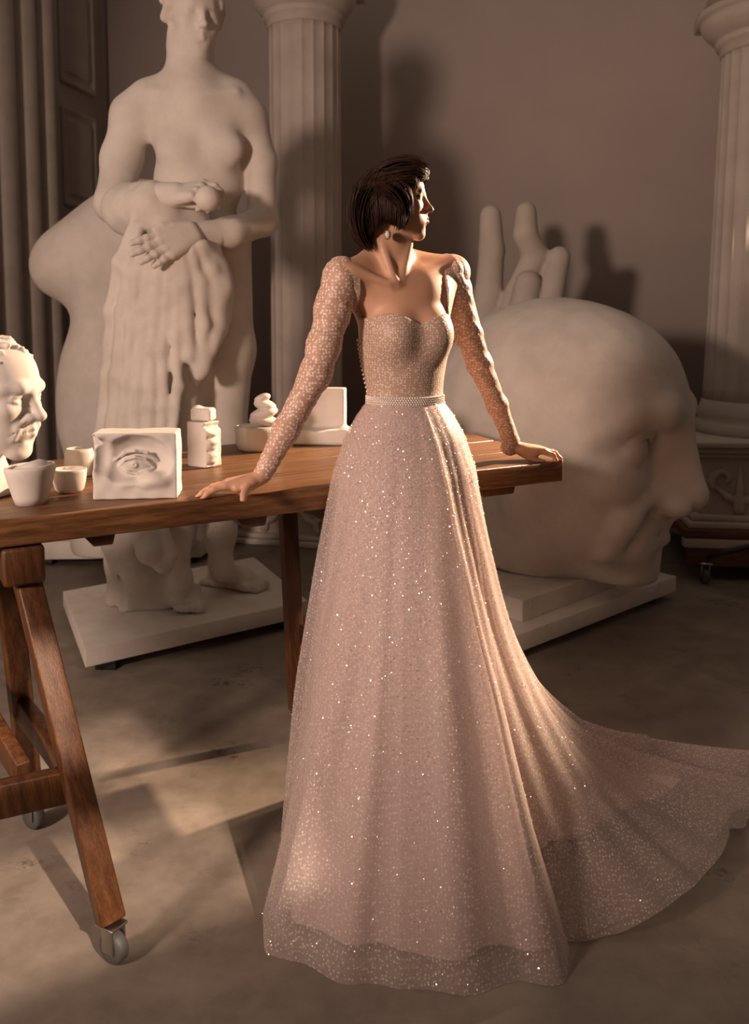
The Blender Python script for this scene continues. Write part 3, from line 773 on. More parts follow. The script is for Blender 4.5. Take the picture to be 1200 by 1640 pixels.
S.u(bx(A(a_[0] - .05, a_[1], .08), (.32, .28, .08), None, .02), .01)
V, Q = S.mesh(.015); V[:, 2] = np.maximum(V[:, 2], 0)
tag(np_mesh('giant_hand', V, Q, M['plaster_old']), 'giant plaster hand with raised fingers behind the giant head', 'sculpture')

# ---------- torso cast behind the statue ----------
YT = 4.55; k = YT / F
def t3(px, py, d=0): return W(px, py, YT + d)
S = Sculpt()
S.u(ell(t3(165, 415, 0), (95 * k, 75 * k, 74 * k))); S.u(ell(t3(98, 430, 0), (42 * k, 42 * k, 40 * k)), .15)
S.u(ell(t3(230, 380, 0), (100 * k, 70 * k, 90 * k)), .15)
S.u(rc(t3(190, 470), t3(185, 560), 68 * k, 70 * k), .12)
S.u(ell(t3(185, 640, 0), (92 * k, 80 * k, 110 * k)), .15)
S.u(rc(t3(178, 700), t3(180, 860), 70 * k, 66 * k), .12)
S.u(rc(t3(260, 650), t3(255, 860), 80 * k, 60 * k), .12)
V, Q = S.mesh(.018)
V[:, 2] = np.maximum(V[:, 2], .135)
tag(np_mesh('plaster_torso', V, Q, M['plaster']), 'big smooth plaster torso standing behind the draped statue', 'sculpture')
ta, tb = G(66, 897, .035), G(350, 893, .035)
plinth('torso_plinth', ta + A(-.1, 0, 0), tb + A(-.1, 0, 0), A(.12, .60, 0), .10, 'low white slab under the smooth torso, behind the statue', 'plinth', .035)
# ---------- the giant head ----------
ga, gb = G(846, 1040, .04), G(1083, 947, .04)
gh = .075
gback = np.cross(UP, (gb - ga) / np.linalg.norm(gb - ga)) * .85
gslab = plinth('head_plinth', ga - (gb - ga) * .25, gb, gback, gh, 'low grey slab with a raised block carrying the giant head', 'plinth', .04)
gd = (gb - ga) / np.linalg.norm(gb - ga); gn = gback / .85
u0 = G(868, 990, .04 + gh); u1 = G(1010, 935, .04 + gh)
q = [u0 + gn * .02 - gd * .1, u1 + gn * .02, u1 + gn * .6, u0 + gn * .6 - gd * .1]
bevel(np_mesh('raised_block', *hexa([p * A(1, 1, 0) + UP * (.04 + gh) for p in q] + [p * A(1, 1, 0) + UP * .205 for p in q]), M['chipped'], gslab, False), .004)
YG = 3.95; gc = W(910, 700, YG); gs = YG / F * 219
S = Sculpt(); S.frame(gc, rot(-32, 6, 0), gs)
head_ops(S, 'giant', neck=False, ears=False)
# heavier features of the old man
S.u(ell((-.16, 0, .22), (.92, .74, .72)), .1); S.u(ell((.25, 0, .42), (.50, .52, .44)), .15)
S.u(ell((.44, 0, .32), (.36, .46, .24)), .12)
S.u(ell((.52, 0, -.62), (.27, .38, .26)), .14)
S.u(ell((.05, 0, -.55), (.55, .48, .40)), .2)
S.u(rc((-.55, 0, -.1), (-.48, 0, -.95), .42, .40), .2)
S.u(rc((-.3, 0, -.2), (-.1, 0, -.9), .40, .36), .2)
for s in (1, -1):
    S.u(ell((.40, s * .30, -.20), (.26, .20, .16)), .12)                       # cheekbone
    S.c(ell((.83, s * .34, .09), (.30, .20, .14)), .07)                        # deep socket
    S.u(chain([(.74, s * .04, .31), (.72, s * .25, .33), (.56, s * .45, .28), (.36, s * .55, .12)], [.07, .065, .06, .04]), .10)
    S.u(ell((.53, s * .335, .05), (.135, .145, .145)), .006)                     # eyeball
    S.u(chain([(.64, s * .20, .09), (.66, s * .28, .165), (.62, s * .39, .17), (.52, s * .47, .09)], [.02, .026, .026, .02]), .012)
    S.u(chain([(.64, s * .20, .03), (.64, s * .29, -.06), (.60, s * .39, -.06), (.52, s * .47, .03)], [.016, .02, .02, .016]), .012)
S.u(rc((.78, 0, .22), (.95, 0, -.22), .085, .065), .10)                        # straight nose
S.u(rc((.66, 0, .12), (.74, 0, -.26), .15, .19), .08)
S.u(rc((.80, 0, -.30), (.93, 0, -.25), .11, .085), .06)
for s in (1, -1):
    S.u(ell((.82, s * .15, -.31), (.14, .075, .075)), .03); S.c(ell((.86, s * .075, -.40), (.08, .035, .035)), .015)
    S.u(chain([(.72, s * .22, -.24), (.60, s * .38, -.44), (.50, s * .40, -.68)], [.03, .055, .04]), .11)
    S.c(chain([(.80, s * .22, -.36), (.70, s * .32, -.50), (.64, s * .34, -.62)], [.012, .014, .01]), .06)
    S.u(rc((.77, 0, -.475), (.66, s * .2, -.52), .035, .02), .03); S.u(rc((.765, 0, -.585), (.66, s * .18, -.54), .045, .02), .03)
    S.c(rc((.83, 0, -.53), (.68, s * .24, -.545), .014, .012), .02)
S.c(ell((.80, 0, -.70), (.06, .18, .04)), .06); S.u(ell((.60, 0, -.87), (.17, .24, .14)), .1)
S.i(bx((0, 0, .02), (2, 2, 1.02)), .02)
S.warp(lambda P: .006 * nz3(P, 7) + .0025 * nz3(P, 23) + (.004 * nz3(P, 90) * (np.abs(P[:, 2] - .75) < .14) * (P[:, 0] < .6)))
V, Q = S.mesh(.0135)
V[:, 2] = np.maximum(V[:, 2], .2055)
o = np_mesh('giant_bust', V, Q, M['plaster_head'] if 'plaster_head' in M else M['plaster'])
tag(o, 'giant bald plaster head in profile on a low slab right of the woman', 'sculpture')

# ---------- things on the table ----------
def cup(name, px, py, prof, tilt, label, m='plaster_new', fill=None, squash=1.0, rotz=0, group=None, seed=1):
    c = G(px, py, TZ)
    rs = random.Random(seed); ph_ = rs.uniform(0, 6)
    V, Q = lathe(prof, 72, cap=True)
    # hand-made: slightly out of round, sloping rim
    r = np.hypot(V[:, 0], V[:, 1]); t = np.arctan2(V[:, 1], V[:, 0]); zmax = max(p[1] for p in prof)
    k = 1 + .018 * np.sin(2 * t + ph_) + .01 * np.sin(5 * t + 2 * ph_)
    V[:, 0] *= k; V[:, 1] *= k * squash
    V[:, 2] += tilt * V[:, 0] * np.clip(V[:, 2] / zmax, 0, 1) ** 2
    V = V @ rot(rotz).T + c
    o = np_mesh(name, V, Q, M[m]); tag(o, label, 'plaster cast', group)
    if fill:
        rr, zz, hh = fill
        V, Q = lathe([(rr, zz - .01), (rr, zz), (rr * .93, zz + hh * .25), (rr * .75, zz + hh * .6), (rr * .45, zz + hh * .9), (.0005, zz + hh)], 72)
        V[:, 1] *= squash; V[:, 2] += tilt * V[:, 0] + .006 * np.sin(V[:, 0] * 60)
        V = V @ rot(rotz).T + c; np_mesh('filling', V, Q, M[m], o)
    return o
s1 = G(50, 814, TZ)[1] / F
k1 = s1
cup('plaster_cup', 50, 806, [(25 * k1, 0), (29 * k1, 12 * k1), (34 * k1, 30 * k1), (38 * k1, 46 * k1), (41 * k1, 58 * k1), (40 * k1, 64 * k1), (38 * k1, 65 * k1), (36 * k1, 62 * k1), (34 * k1, 50 * k1), (.001, 48 * k1)], .06, 'wide tapering white plaster cup with a rounded filling, front left of the table', fill=(35 * k1, 56 * k1, .020), seed=2)
k2 = G(112, 795, TZ)[1] / F
cup('plaster_cup', 112, 787, [(19 * k2, 0), (23 * k2, 5 * k2), (26 * k2, 18 * k2), (28 * k2, 34 * k2), (28 * k2, 38 * k2), (26 * k2, 39 * k2), (25 * k2, 34 * k2), (.001, 32 * k2)], .0, 'small shallow shade-toned plaster cup between the wide cup and the eye relief', 'plaster', seed=3)  # darker plaster puts the shadow on this cup into its colour
k3 = G(128, 770, TZ)[1] / F
cup('plaster_cup', 128, 762, [(20 * k3, 0), (22 * k3, 4 * k3), (24 * k3, 20 * k3), (23 * k3, 40 * k3), (21 * k3, 46 * k3), (19 * k3, 47 * k3), (18 * k3, 43 * k3), (17 * k3, 30 * k3), (.001, 28 * k3)], .0, 'upright white plaster beaker behind the small shallow cup', seed=4)
# bust of a man at the left edge
bc = G(-10, 796, TZ); YB = bc[1] + .02; kb = YB / F
S = Sculpt(); hcb = W(-10, 637, YB)
S.frame(hcb, rot(-12, 3, 0), 98 * kb); head_ops(S, 'male', neck=True, ears=True)
rs = random.Random(8)
for i in range(110):
    th = rs.uniform(-math.pi, math.pi); ph_ = rs.uniform(.0, 1.45)
    v = A(math.cos(ph_) * math.cos(th) * .82 - .16, math.cos(ph_) * math.sin(th) * .65, math.sin(ph_) * .72 + .29)
    if v[0] > .40 and v[2] < .78: continue
    if v[2] < .1 and v[0] > -.3: continue
    d_ = A(rs.uniform(.05, .14), rs.uniform(-.05, .05), rs.uniform(-.04, .04))
    S.u(rc(v, v + d_, .06, .035), .015)
for s_ in (1, -1):
    S.u(chain([(.72, s_ * .17, -.28), (.62, s_ * .27, -.42), (.56, s_ * .29, -.60)], [.03, .05, .04]), .06)
    S.u(ell((.50, s_ * .30, -.06), (.10, .12, .05)), .05)
    S.c(rc((.60, s_ * .22, -.145), (.50, s_ * .40, -.13), .012, .008), .03)
    S.c(rc((.66, s_ * .22, -.33), (.56, s_ * .34, -.56), .012, .012), .03)
S.c(rc((.80, -.05, .62), (.80, .05, .62), .01), .03)
S.frame()
zb = (hcb[2] - TZ)
S.u(ell((hcb[0] - .06, hcb[1] + .03, TZ + .035), (.075, .09, .06)), .03)
S.u(bx((hcb[0] - .05, hcb[1] + .02, TZ + .022), (.085, .085, .022), rot(-18), .008), .008)
V, Q = S.mesh(.0042); V[:, 2] = np.maximum(V[:, 2], TZ + .0005)
tag(np_mesh('plaster_bust', V, Q, M['plaster_new']), 'white plaster bust of a frowning man in profile at the left end of the table', 'bust')
# eye relief
ec_ = G(208, 799, TZ); ke = ec_[1] / F
ER = rot(-90 + 6)                                    # x towards the camera
ec0 = ec_ + UP * 54 * ke
S = Sculpt(); S.frame(ec0 + A(.01, .045, 0), ER, 1.0)
hw, hh, dp = 67 * ke, 54 * ke, .052
S.u(bx((0, 0, 0), (dp, hw, hh), None, .004))
S.c(ell((dp + .010, .004, .012), (.052, hw * .88, hh * .82)), .006)
S.c(ell((dp + .02, -hw * .75, hh * .3), (.05, .03, .05)), .01)
S.u(ell((dp - .044, .0, .004), (.030, .046, .034)), .010)                # ball of the eye
def el(y, z, x=None): return (dp - .018 if x is None else x, y, z)
S.u(chain([el(-.042, -.004, dp - .030), el(-.024, .014, dp - .016), el(.0, .021, dp - .012), el(.024, .014, dp - .016), el(.042, -.008, dp - .028)], [.0025, .0035, .004, .0035, .0025]), .003)
S.u(chain([el(-.042, -.004, dp - .030), el(-.02, -.016, dp - .017), el(.004, -.020, dp - .014), el(.026, -.014, dp - .018), el(.042, -.008, dp - .028)], [.002, .003, .0032, .003, .002]), .003)
S.u(chain([el(-.05, .012, dp - .028), el(-.026, .030, dp - .016), el(.0, .036, dp - .012), el(.028, .030, dp - .016), el(.05, .010, dp - .028)], [.002, .003, .003, .003, .002]), .006)
S.c(ell((dp - .010, -.002, .002), (.006, .0125, .0125)), .002); S.u(ell((dp - .0135, -.002, .002), (.004, .0085, .0085)), .002); S.c(ell((dp - .010, -.002, .002), (.004, .003, .003)), .001)
S.u(ell((dp - .022, .046, -.036), (.034, .042, .020)), .012); S.u(ell((dp - .022, .0, -.044), (.026, .06, .012)), .010)
S.c(bx((dp, -hw, hh * .72), (.022, .016, .012), rot(0, 0, 30)), .006)
S.warp(lambda P: .0008 * nz3(P, 120) + .0012 * nz3(P, 50))
V, Q = S.mesh(.0026); V[:, 2] = np.maximum(V[:, 2], TZ + .0004)
tag(np_mesh('eye_relief', V, Q, M['plaster_new']), 'square white plaster block carved with a large human eye', 'plaster cast')
# profile block with a small piece on it
pc = G(330, 757, TZ); kp = pc[1] / F
S = Sculpt(); PR = rot(-32); S.frame(G(325, 748, TZ) + UP * 38 * kp + A(.0, .025, 0), PR, 1.0)
S.u(bx((0, 0, 0), (.038, .032, 38 * kp), None, .003))
zt_ = 36 * kp
for z, r, o_ in ((.035, .014, .004), (.008, .011, .007), (-.006, .013, .002), (-.030, .015, .003), (-.046, .011, .0)):
    S.u(ell((.034 + o_, -.008, z), (.013, .022, r)), .006)
S.c(bx((.046, .0, .052), (.018, .04, .012), rot(0, 35, 0)), .003)
S.c(rc((.0, -.033, -.03), (.03, -.033, .02), .0012), .0008)
S.warp(lambda P: .0008 * nz3(P, 150))
V, Q = S.mesh(.0026); V[:, 2] = np.maximum(V[:, 2], TZ + .0004)
tag(np_mesh('profile_block', V, Q, M['plaster_new']), 'white plaster block with a small nose and lips profile along its right edge', 'plaster cast')
S = Sculpt(); tpz = G(325, 748, TZ) + UP * 76 * kp + A(-.002, .032, .002)
S.frame(tpz + UP * .018, rot(-100), 1.0); S.u(bx((0, 0, 0), (.026, .032, .019), None, .009)); S.u(ell((-.004, -.018, .012), (.02, .016, .014)), .008); S.c(ell((.028, -.02, .006), (.01, .014, .01)), .004)
S.warp(lambda P: .001 * nz3(P, 90))
V, Q = S.mesh(.003); tag(np_mesh('plaster_fragment', V, Q, M['plaster_new']), 'small rounded plaster piece lying on top of the profile block', 'plaster cast')
# bowl with twisted slabs
k5 = G(412, 732, TZ)[1] / F
bw = cup('plaster_bowl', 412, 722, [(24 * k5, 0), (31 * k5, 4 * k5), (36 * k5, 14 * k5), (37 * k5, 34 * k5), (37 * k5, 42 * k5), (35 * k5, 43 * k5), (33 * k5, 41 * k5), (33 * k5, 37 * k5), (.001, 36 * k5)], .0, 'round plaster bowl holding twisted plaster petals, beside her sleeve', seed=6, squash=.8)
b0 = G(412, 722, TZ) + UP * 40 * k5
S = Sculpt()
for (x, z, rx, rz, tl) in ((14, 10, 27, 10, 6), (12, 24, 24, 10, -14), (14, 38, 19, 9, 10), (10, 50, 14, 7, -20)):
    S.u(ell(b0 + A(x * k5, .0, z * k5), (rx * k5, rx * k5 * .8, rz * k5), rot(0, tl, 0)), .002)
S.c(rc(b0 + A(-10 * k5, -.04, 30 * k5), b0 + A(30 * k5, -.05, 46 * k5), .0025), .003); S.c(rc(b0 + A(-14 * k5, -.05, 16 * k5), b0 + A(36 * k5, -.05, 22 * k5), .0025), .003)
S.u(ell(b0 + A(-6 * k5, 0, 2 * k5), (26 * k5, 22 * k5, 5 * k5)), .004)
S.warp(lambda P: .0012 * nz3(P, 110))
V, Q = S.mesh(.003); tag(np_mesh('plaster_petals', V, Q, M['plaster_new']), 'stacked twisting plaster petals rising out of the round bowl', 'plaster cast')
# corner block behind the sleeve
k6 = G(510, 716, TZ)[1] / F; cb = G(510, 712, TZ)
S = Sculpt(); S.frame(cb + A(-.0, .04, 0), rot(-96), 1.0)
S.u(bx((-.02, -.005, 46 * k6), (.032, 46 * k6, 46 * k6), None, .006))
S.u(bx((.012, .0, 13 * k6), (.055, 56 * k6, 13 * k6), None, .012), .018)
S.c(ell((.075, .02, 66 * k6), (.07, 44 * k6, 44 * k6)), .012)
S.u(ell((.03, 44 * k6, 18 * k6), (.03, 12 * k6, 12 * k6)), .012)
S.c(bx((-.02, -58 * k6, 98 * k6), (.06, 22 * k6, 12 * k6)), .004)
S.warp(lambda P: .001 * nz3(P, 70))
V, Q = S.mesh(.003); V[:, 2] = np.maximum(V[:, 2], TZ + .0004)
tag(np_mesh('corner_block', V, Q, M['plaster_new']), 'upright plaster slab with a curved foot between her sleeve and her hip', 'plaster cast')

# ---------- dolly under the right pedestal ----------
dl = thing('dolly', cR, 'low reddish wooden dolly on casters under the carved pedestal at the right edge', 'dolly')
RD = np.stack([DXR, DNR, UP], 1)
def dbox(cx, cy, cz, hx, hy, hz): return box_at(cR + RD @ A(cx, cy, cz), (hx, hy, hz), RD)
HWd = .50
bevel(np_mesh('platform', *dbox(0, 0, ZD - .0235, HWd, HWd, .0225), M['wood_red'], dl, False), .004)
for sy in (-1, 1):
    bevel(np_mesh('cross_rail', *dbox(0, sy * (HWd - .03), ZD - .072, HWd, .03, .024), M['plaster_old'], dl, False), .004)
    bevel(np_mesh('skirt_board', *dbox(0, sy * (HWd - .04), .135, HWd - .02, .02, .06), M['wood_red'], dl, False), .004)
for a, b in ((-.40, -.53), (.40, -.53), (-.40, .53), (.40, .53)):
    p = cR + RD @ A(a, b, 0)
    f = np_mesh('caster', *join(box_at(p + UP * .105, (.03, .03, .004), RD), box_at(p + RD @ A(.018, 0, .07), (.002, .018, .035), RD), box_at(p + RD @ A(-.018, 0, .07), (.002, .018, .035), RD)), M['steel'], dl, False)
    V, Q = lathe([(.01, -.014), (.038, -.014), (.042, -.009), (.042, .009), (.038, .014), (.01, .014)], 32); np_mesh('wheel', V @ rot(90, 0, 90).T + p + UP * .042, Q, M['rubber'], f)
np_mesh('pull_bar', *tube([cR + RD @ A(-.40, -.56, .14), cR + RD @ A(-.34, -.60, .18), cR + RD @ A(.25, -.66, .36)], .014, 12), M['black'], dl)
# ---------- the woman ----------
YW = 2.25; KW = YW / F
WC = W(649, 640, YW + .02)                       # centre of the waist
person = thing('person', (WC[0], WC[1], 0), 'person with short dark bob in a long sparkling gown, leaning back on the table', 'person')
TR = rot(-68)                                    # torso frame: x forward, y her left, z up
def Tq(x, y, z): return WC + TR @ A(x, y, z)
def skin_b(nt, b):
    n = tex(nt, 14, 4); nt.links.new(ramp(nt, n.outputs[0], [(.35, (.60, .335, .215)), (.65, (.66, .38, .25))]), b.inputs['Base Color'])
M['skin'] = mat('skin', (.62, .34, .22), .5, build=skin_b)
M['skin'].node_tree.nodes['Principled BSDF'].inputs['Subsurface Weight'].default_value = .12
M['skin'].node_tree.nodes['Principled BSDF'].inputs['Subsurface Radius'].default_value = (.02, .007, .003)
M['skin'].node_tree.nodes['Principled BSDF'].inputs['Subsurface Scale'].default_value = .3
M['lips'] = mat('lips', (.42, .10, .08), .35); M['eye'] = mat('eye_white', (.6, .5, .44), .2); M['lash'] = mat('lashes', (.02, .012, .01), .5)
SHL, SHR = W(724, 437, 2.37), W(551, 446, 2.20)  # her left (picture right), her right
WRR = W(420, 771, G(420, 795, TZ)[1] + .035); WRR[2] = TZ + .045
WRL = W(822, 724, G(828, 740, TZ)[1] + .04); WRL[2] = TZ + .045
ELR = W(505, 600, 2.17); ELL_ = W(768, 583, 2.47)
def torso(S, g=0.0, full=True):
    S.frame(WC, TR, 1.0)
    e = lambda c, r: ell(c, (r[0] + g, r[1] + g, r[2] + g))
    S.u(e((0, 0, .0), (.075, .095, .12)))
    S.u(e((-.008, 0, .14), (.092, .115, .13)), .05); S.u(e((-.012, 0, .25), (.078, .124, .09)), .05)
    for s in (1, -1): S.u(e((.052, s * .050, .170), (.054, .051, .060)), .03)
    S.u(e((-.0, 0, -.13), (.105, .15, .12)), .06)
    S.frame()
nb = W(628, 424, 2.275)
HC = W(637, 326, 2.26); HU = .098; HR_ = rot(-6, -5, 0)
body = Sculpt(); S = body
torso(S)
S.u(rc(Tq(-.02, .04, .30), SHL, .055, .043), .05); S.u(rc(Tq(-.02, -.04, .30), SHR, .055, .043), .05)
S.u(rc(nb + A(-.01, .0, -.02), W(626, 372, 2.265), .050, .044), .03)                     # neck
S.u(rc(W(600, 412, 2.28), SHR + A(.02, 0, .01), .032, .03), .03); S.u(rc(W(655, 415, 2.31), SHL + A(-.02, 0, .015), .028, .027), .03)
for sh, cx_ in ((SHR, 628), (SHL, 643)):                                                     # collar bones
    S.u(rc(W(cx_, 456, 2.192 if sh is SHR else 2.217), sh + A(0, -.034, .030), .0085, .0095), .014)
S.u(rc(W(604, 372, 2.232), W(634, 454, 2.196), .013, .009), .016)                           # neck muscle
S.u(rc(W(656, 392, 2.25), W(640, 454, 2.21), .009, .008), .014)
S.c(ell(W(636, 458, 2.175), (.012, .014, .011)), .012)
# arms and legs
S.u(chain([SHR, ELR, WRR], [.039, .031, .022]), .02); S.u(chain([SHL, ELL_, WRL], [.039, .031, .022]), .02)
S.u(chain([Tq(0, .075, -.16), Tq(.03, .085, -.58), Tq(.0, .08, -1.02)], [.085, .055, .035]), .03)
S.u(chain([Tq(0, -.075, -.16), Tq(.03, -.08, -.58), Tq(.0, -.08, -1.02)], [.085, .055, .035]), .03)
for s in (.08, -.08): S.u(chain([Tq(-.01, s, -1.02), Tq(.05, s, -1.03), Tq(.13, s, -1.09)], [.034, .03, .022]), .01)
body_lo = None
# head
S.frame(HC, HR_, HU); head_ops(S, 'female', neck=False, ears=True); S.frame()
S.u(rc(W(622, 360, 2.265), W(628, 410, 2.27), .047, .046), .02)
# hands on the table
hz = TZ
tR, LRf = hand_ops(S, WRR + A(-.012, -.0, -.008), A(-.93, -.20, -.14), A(-.1, 0, 1), 1, .90,
    curls=[(.10, .28, .22), (.06, .26, .22), (.06, .26, .22), (.08, .3, .25)], splay=[.12, .03, -.05, -.14], thumb=[(.012, .016, -.008), (.032, .044, -.012), (.045, .074, -.022), (.050, .096, -.032)])
tL, LLf = hand_ops(S, WRL + A(.012, .0, -.006), A(.97, -.05, -.10), A(.1, 0, 1), -1, .90,
    curls=[(.30, .70, .45), (.15, .55, .4), (.12, .45, .35), (.12, .4, .3)], splay=[.02, .0, -.05, -.12], thumb=[(.012, .016, -.010), (.040, .034, -.024), (.066, .040, -.032), (.088, .040, -.034)])
V1, Q1 = S.mesh(.0042)
V1[:, 2] = np.where((V1[:, 2] < hz + .001) & (np.abs(V1[:, 2] - hz) < .03) & ((V1[:, 0] < -.15) | (V1[:, 0] > .33)), hz + .001, V1[:, 2])
bo = np_mesh('body', V1, Q1, [M['skin'], M['lips'], M['eye'], M['lash']], person)
cen = V1[Q1].mean(1); Lc = (cen - HC) @ HR_ / HU
mi = np.zeros(len(Q1), np.int32)
ax_ = np.abs(Lc[:, 1])
lipm = (Lc[:, 0] > .58) & (ax_ < .215) & (Lc[:, 2] > -.615 + .25 * ax_) & (Lc[:, 2] < -.405 - .30 * ax_); mi[lipm] = 1
er = np.sqrt((Lc[:, 0] - .50) ** 2 + (ax_ - .27) ** 2 + (Lc[:, 2] - .03) ** 2)
eyem = (er < .1375) & (Lc[:, 0] > .56) & (np.abs(Lc[:, 2] - .03) < .045); mi[eyem] = 2
mi[eyem & (np.abs(ax_ - .26) < .045) & (Lc[:, 0] > .6)] = 3
mi[(er < .175) & (er > .135) & (Lc[:, 0] > .50) & (Lc[:, 2] > .055) & (Lc[:, 2] < .10)] = 3
# brows
mi[(Lc[:, 0] > .45) & (ax_ > .10) & (ax_ < .42) & (np.abs(Lc[:, 2] - (.215 + .06 * (ax_ - .1) - .25 * np.maximum(ax_ - .3, 0))) < .022)] = 3
bo.data.polygons.foreach_set('material_index', mi)
tag(bo, 'bare skin of face, neck, chest and hands')

# ---------- fabric materials ----------
def dots_mask(nt, scale, lo, hi, ring=False, warp=0):
    v = tex(nt, scale, kind='ShaderNodeTexVoronoi'); v.inputs['Randomness'].default_value = .6
    if ring: return ramp(nt, v.outputs['Distance'], [(lo - .06, (.35, .35, .35)), (lo, (1, 1, 1)), (hi, (1, 1, 1)), (hi + .04, (0, 0, 0))])
    return ramp(nt, v.outputs['Distance'], [(lo, (1, 1, 1)), (hi, (0, 0, 0))])
def tulle(name, base, a0, dotc, scale, lo, hi, a1=.95, ring=False, trans=.3):
    m = bpy.data.materials.new(name); m.use_nodes = True; nt = m.node_tree; nt.nodes.clear()
    out = N(nt, 'ShaderNodeOutputMaterial'); msk = dots_mask(nt, scale, lo, hi, ring)
    col = mixc(nt, base, dotc, msk)
    d = N(nt, 'ShaderNodeBsdfPrincipled'); d.inputs['Roughness'].default_value = .55; d.inputs['Specular IOR Level'].default_value = .35; nt.links.new(col, d.inputs['Base Color'])
    d.inputs['Sheen Weight'].default_value = .25
    tl = N(nt, 'ShaderNodeBsdfTranslucent'); nt.links.new(col, tl.inputs[0])
    ms = N(nt, 'ShaderNodeMixShader'); ms.inputs[0].default_value = trans; nt.links.new(d.outputs[0], ms.inputs[1]); nt.links.new(tl.outputs[0], ms.inputs[2])
    tr = N(nt, 'ShaderNodeBsdfTransparent'); mx = N(nt, 'ShaderNodeMixShader')
    al = N(nt, 'ShaderNodeMapRange'); al.inputs['To Min'].default_value = a0; al.inputs['To Max'].default_value = a1; nt.links.new(msk, al.inputs['Value'])
    # net seen edge-on is denser
    lw = N(nt, 'ShaderNodeLayerWeight'); lw.inputs[0].default_value = .25
    ad = N(nt, 'ShaderNodeMath', operation='MULTIPLY_ADD'); ad.use_clamp = True; nt.links.new(lw.outputs['Facing'], ad.inputs[0]); ad.inputs[1].default_value = .45; nt.links.new(al.outputs[0], ad.inputs[2])
    nt.links.new(ad.outputs[0], mx.inputs[0]); nt.links.new(tr.outputs[0], mx.inputs[1]); nt.links.new(ms.outputs[0], mx.inputs[2]); nt.links.new(mx.outputs[0], out.inputs[0])
    return m
def lace(name, base, dotc, scale, lo, hi):
    def f(nt, b):
        msk = dots_mask(nt, scale, lo, hi); nt.links.new(mixc(nt, base, dotc, msk), b.inputs['Base Color'])
        bump(nt, b, msk, .4, .001)
    return mat(name, base, .5, build=f, **{'Sheen Weight': .2})
M['sleeve'] = lace('dotted_sleeve_mesh', (.56, .33, .24), (.84, .70, .62), 125, .34, .45)
M['bodice'] = lace('dotted_bodice_mesh', (.50, .335, .255), (.78, .64, .54), 160, .32, .44)
M['lining'] = mat('blush_satin_lining', (.64, .485, .45), .5, **{'Sheen Weight': .3})
M['tulle'] = tulle('dotted_tulle', (.74, .62, .585), .38, (.88, .78, .72), 130, .26, .36, .72)
M['tulle_fine'] = tulle('fine_tulle', (.70, .60, .56), .16, (.84, .75, .69), 120, .24, .34, .55)
M['bead'] = mat('glass_beads', (.9, .82, .76), .15, **{'Coat Weight': .5}); M['sequin'] = mat('sequins', (1, .95, .90), .28, .75)
M['pearl'] = mat('pearl', (.75, .6, .5), .25)
# ---------- bodice ----------
S = Sculpt(); torso(S, .0055)
S.u(rc(Tq(-.02, .04, .27), SHL, .06, .05), .05); S.u(rc(Tq(-.02, -.04, .27), SHR, .06, .05), .05)
# sweetheart neckline: keep what lies below the cutting surface
def neck_cut(P):
    # signed: positive above the neckline (local torso frame)
    Lp = (P - WC) @ TR; y = Lp[:, 1]; z = Lp[:, 2]; x = Lp[:, 0]
    ay = np.abs(y - .002)
    h = .196 + .028 * np.sin(np.clip(ay / .085, 0, 1) * math.pi / 2) ** 1 - .0 - .012 * np.clip((ay - .085) / .03, 0, 1)
    st = np.where(y < 0, .142, .097); h = np.where(ay > st, .40, h)                 # straps over the shoulders
    h = np.where((x < -.0) & (ay <= st), .27, h)
    return z - h
S.c(lambda P: -neck_cut(P), .004)
S.c(lambda P: (P[:, 2] - (WC[2] - .005)), .001)
V, Q = S.mesh(.0032)
gown = np_mesh('gown_bodice', V, Q, M['bodice'], person)
tag(gown, 'beige beaded bodice with sweetheart neckline')
def seam(path, name='bodice_seam'):
    pass
# belt of beads
def waist_pt(t, g=0.0, z=0.0):
    p = A((.079 + g) * math.cos(t), (.097 + g) * math.sin(t), z); return WC + TR @ p
Vs = []
for row in range(4):
    for i in range(96):
        t = 2 * math.pi * (i + .5 * (row % 2)) / 96; c_ = waist_pt(t, .0065, -.005 + .0052 * row)
        if c_[1] > WC[1] + .06: continue
        v, q = lathe([(.0001, -.0030), (.0024, -.0015), (.0030, 0), (.0024, .0015), (.0001, .0030)], 7, c_, cap=False); Vs.append((v, q))
bands = []
n_ = 96
Vb = [waist_pt(2 * math.pi * i / n_, g_, z_) for z_, g_ in ((-.010, .002), (-.009, .0055), (.013, .0055), (.014, .001)) for i in range(n_)]
Qb = [(j * n_ + i, j * n_ + (i + 1) % n_, (j + 1) * n_ + (i + 1) % n_, (j + 1) * n_ + i) for j in range(3) for i in range(n_)]
belt = np_mesh('belt', Vb, Qb, M['pearl'], person); V, Q = join(*Vs); tag(np_mesh('beading', V, Q, M['bead'], belt), None, kind='stuff')
# pearl buttons down the back edge
for i in range(13):
    q = i / 12; c_ = W(573.5 + 15 * q - 1.5 * math.sin(q * 3.1), 545 + 82 * q, YW - .01)
    np_mesh('button', *lathe([(.0001, -.0038), (.003, -.0025), (.0038, 0), (.003, .0025), (.0001, .0038)], 12, c_, cap=False), M['pearl'], gown)
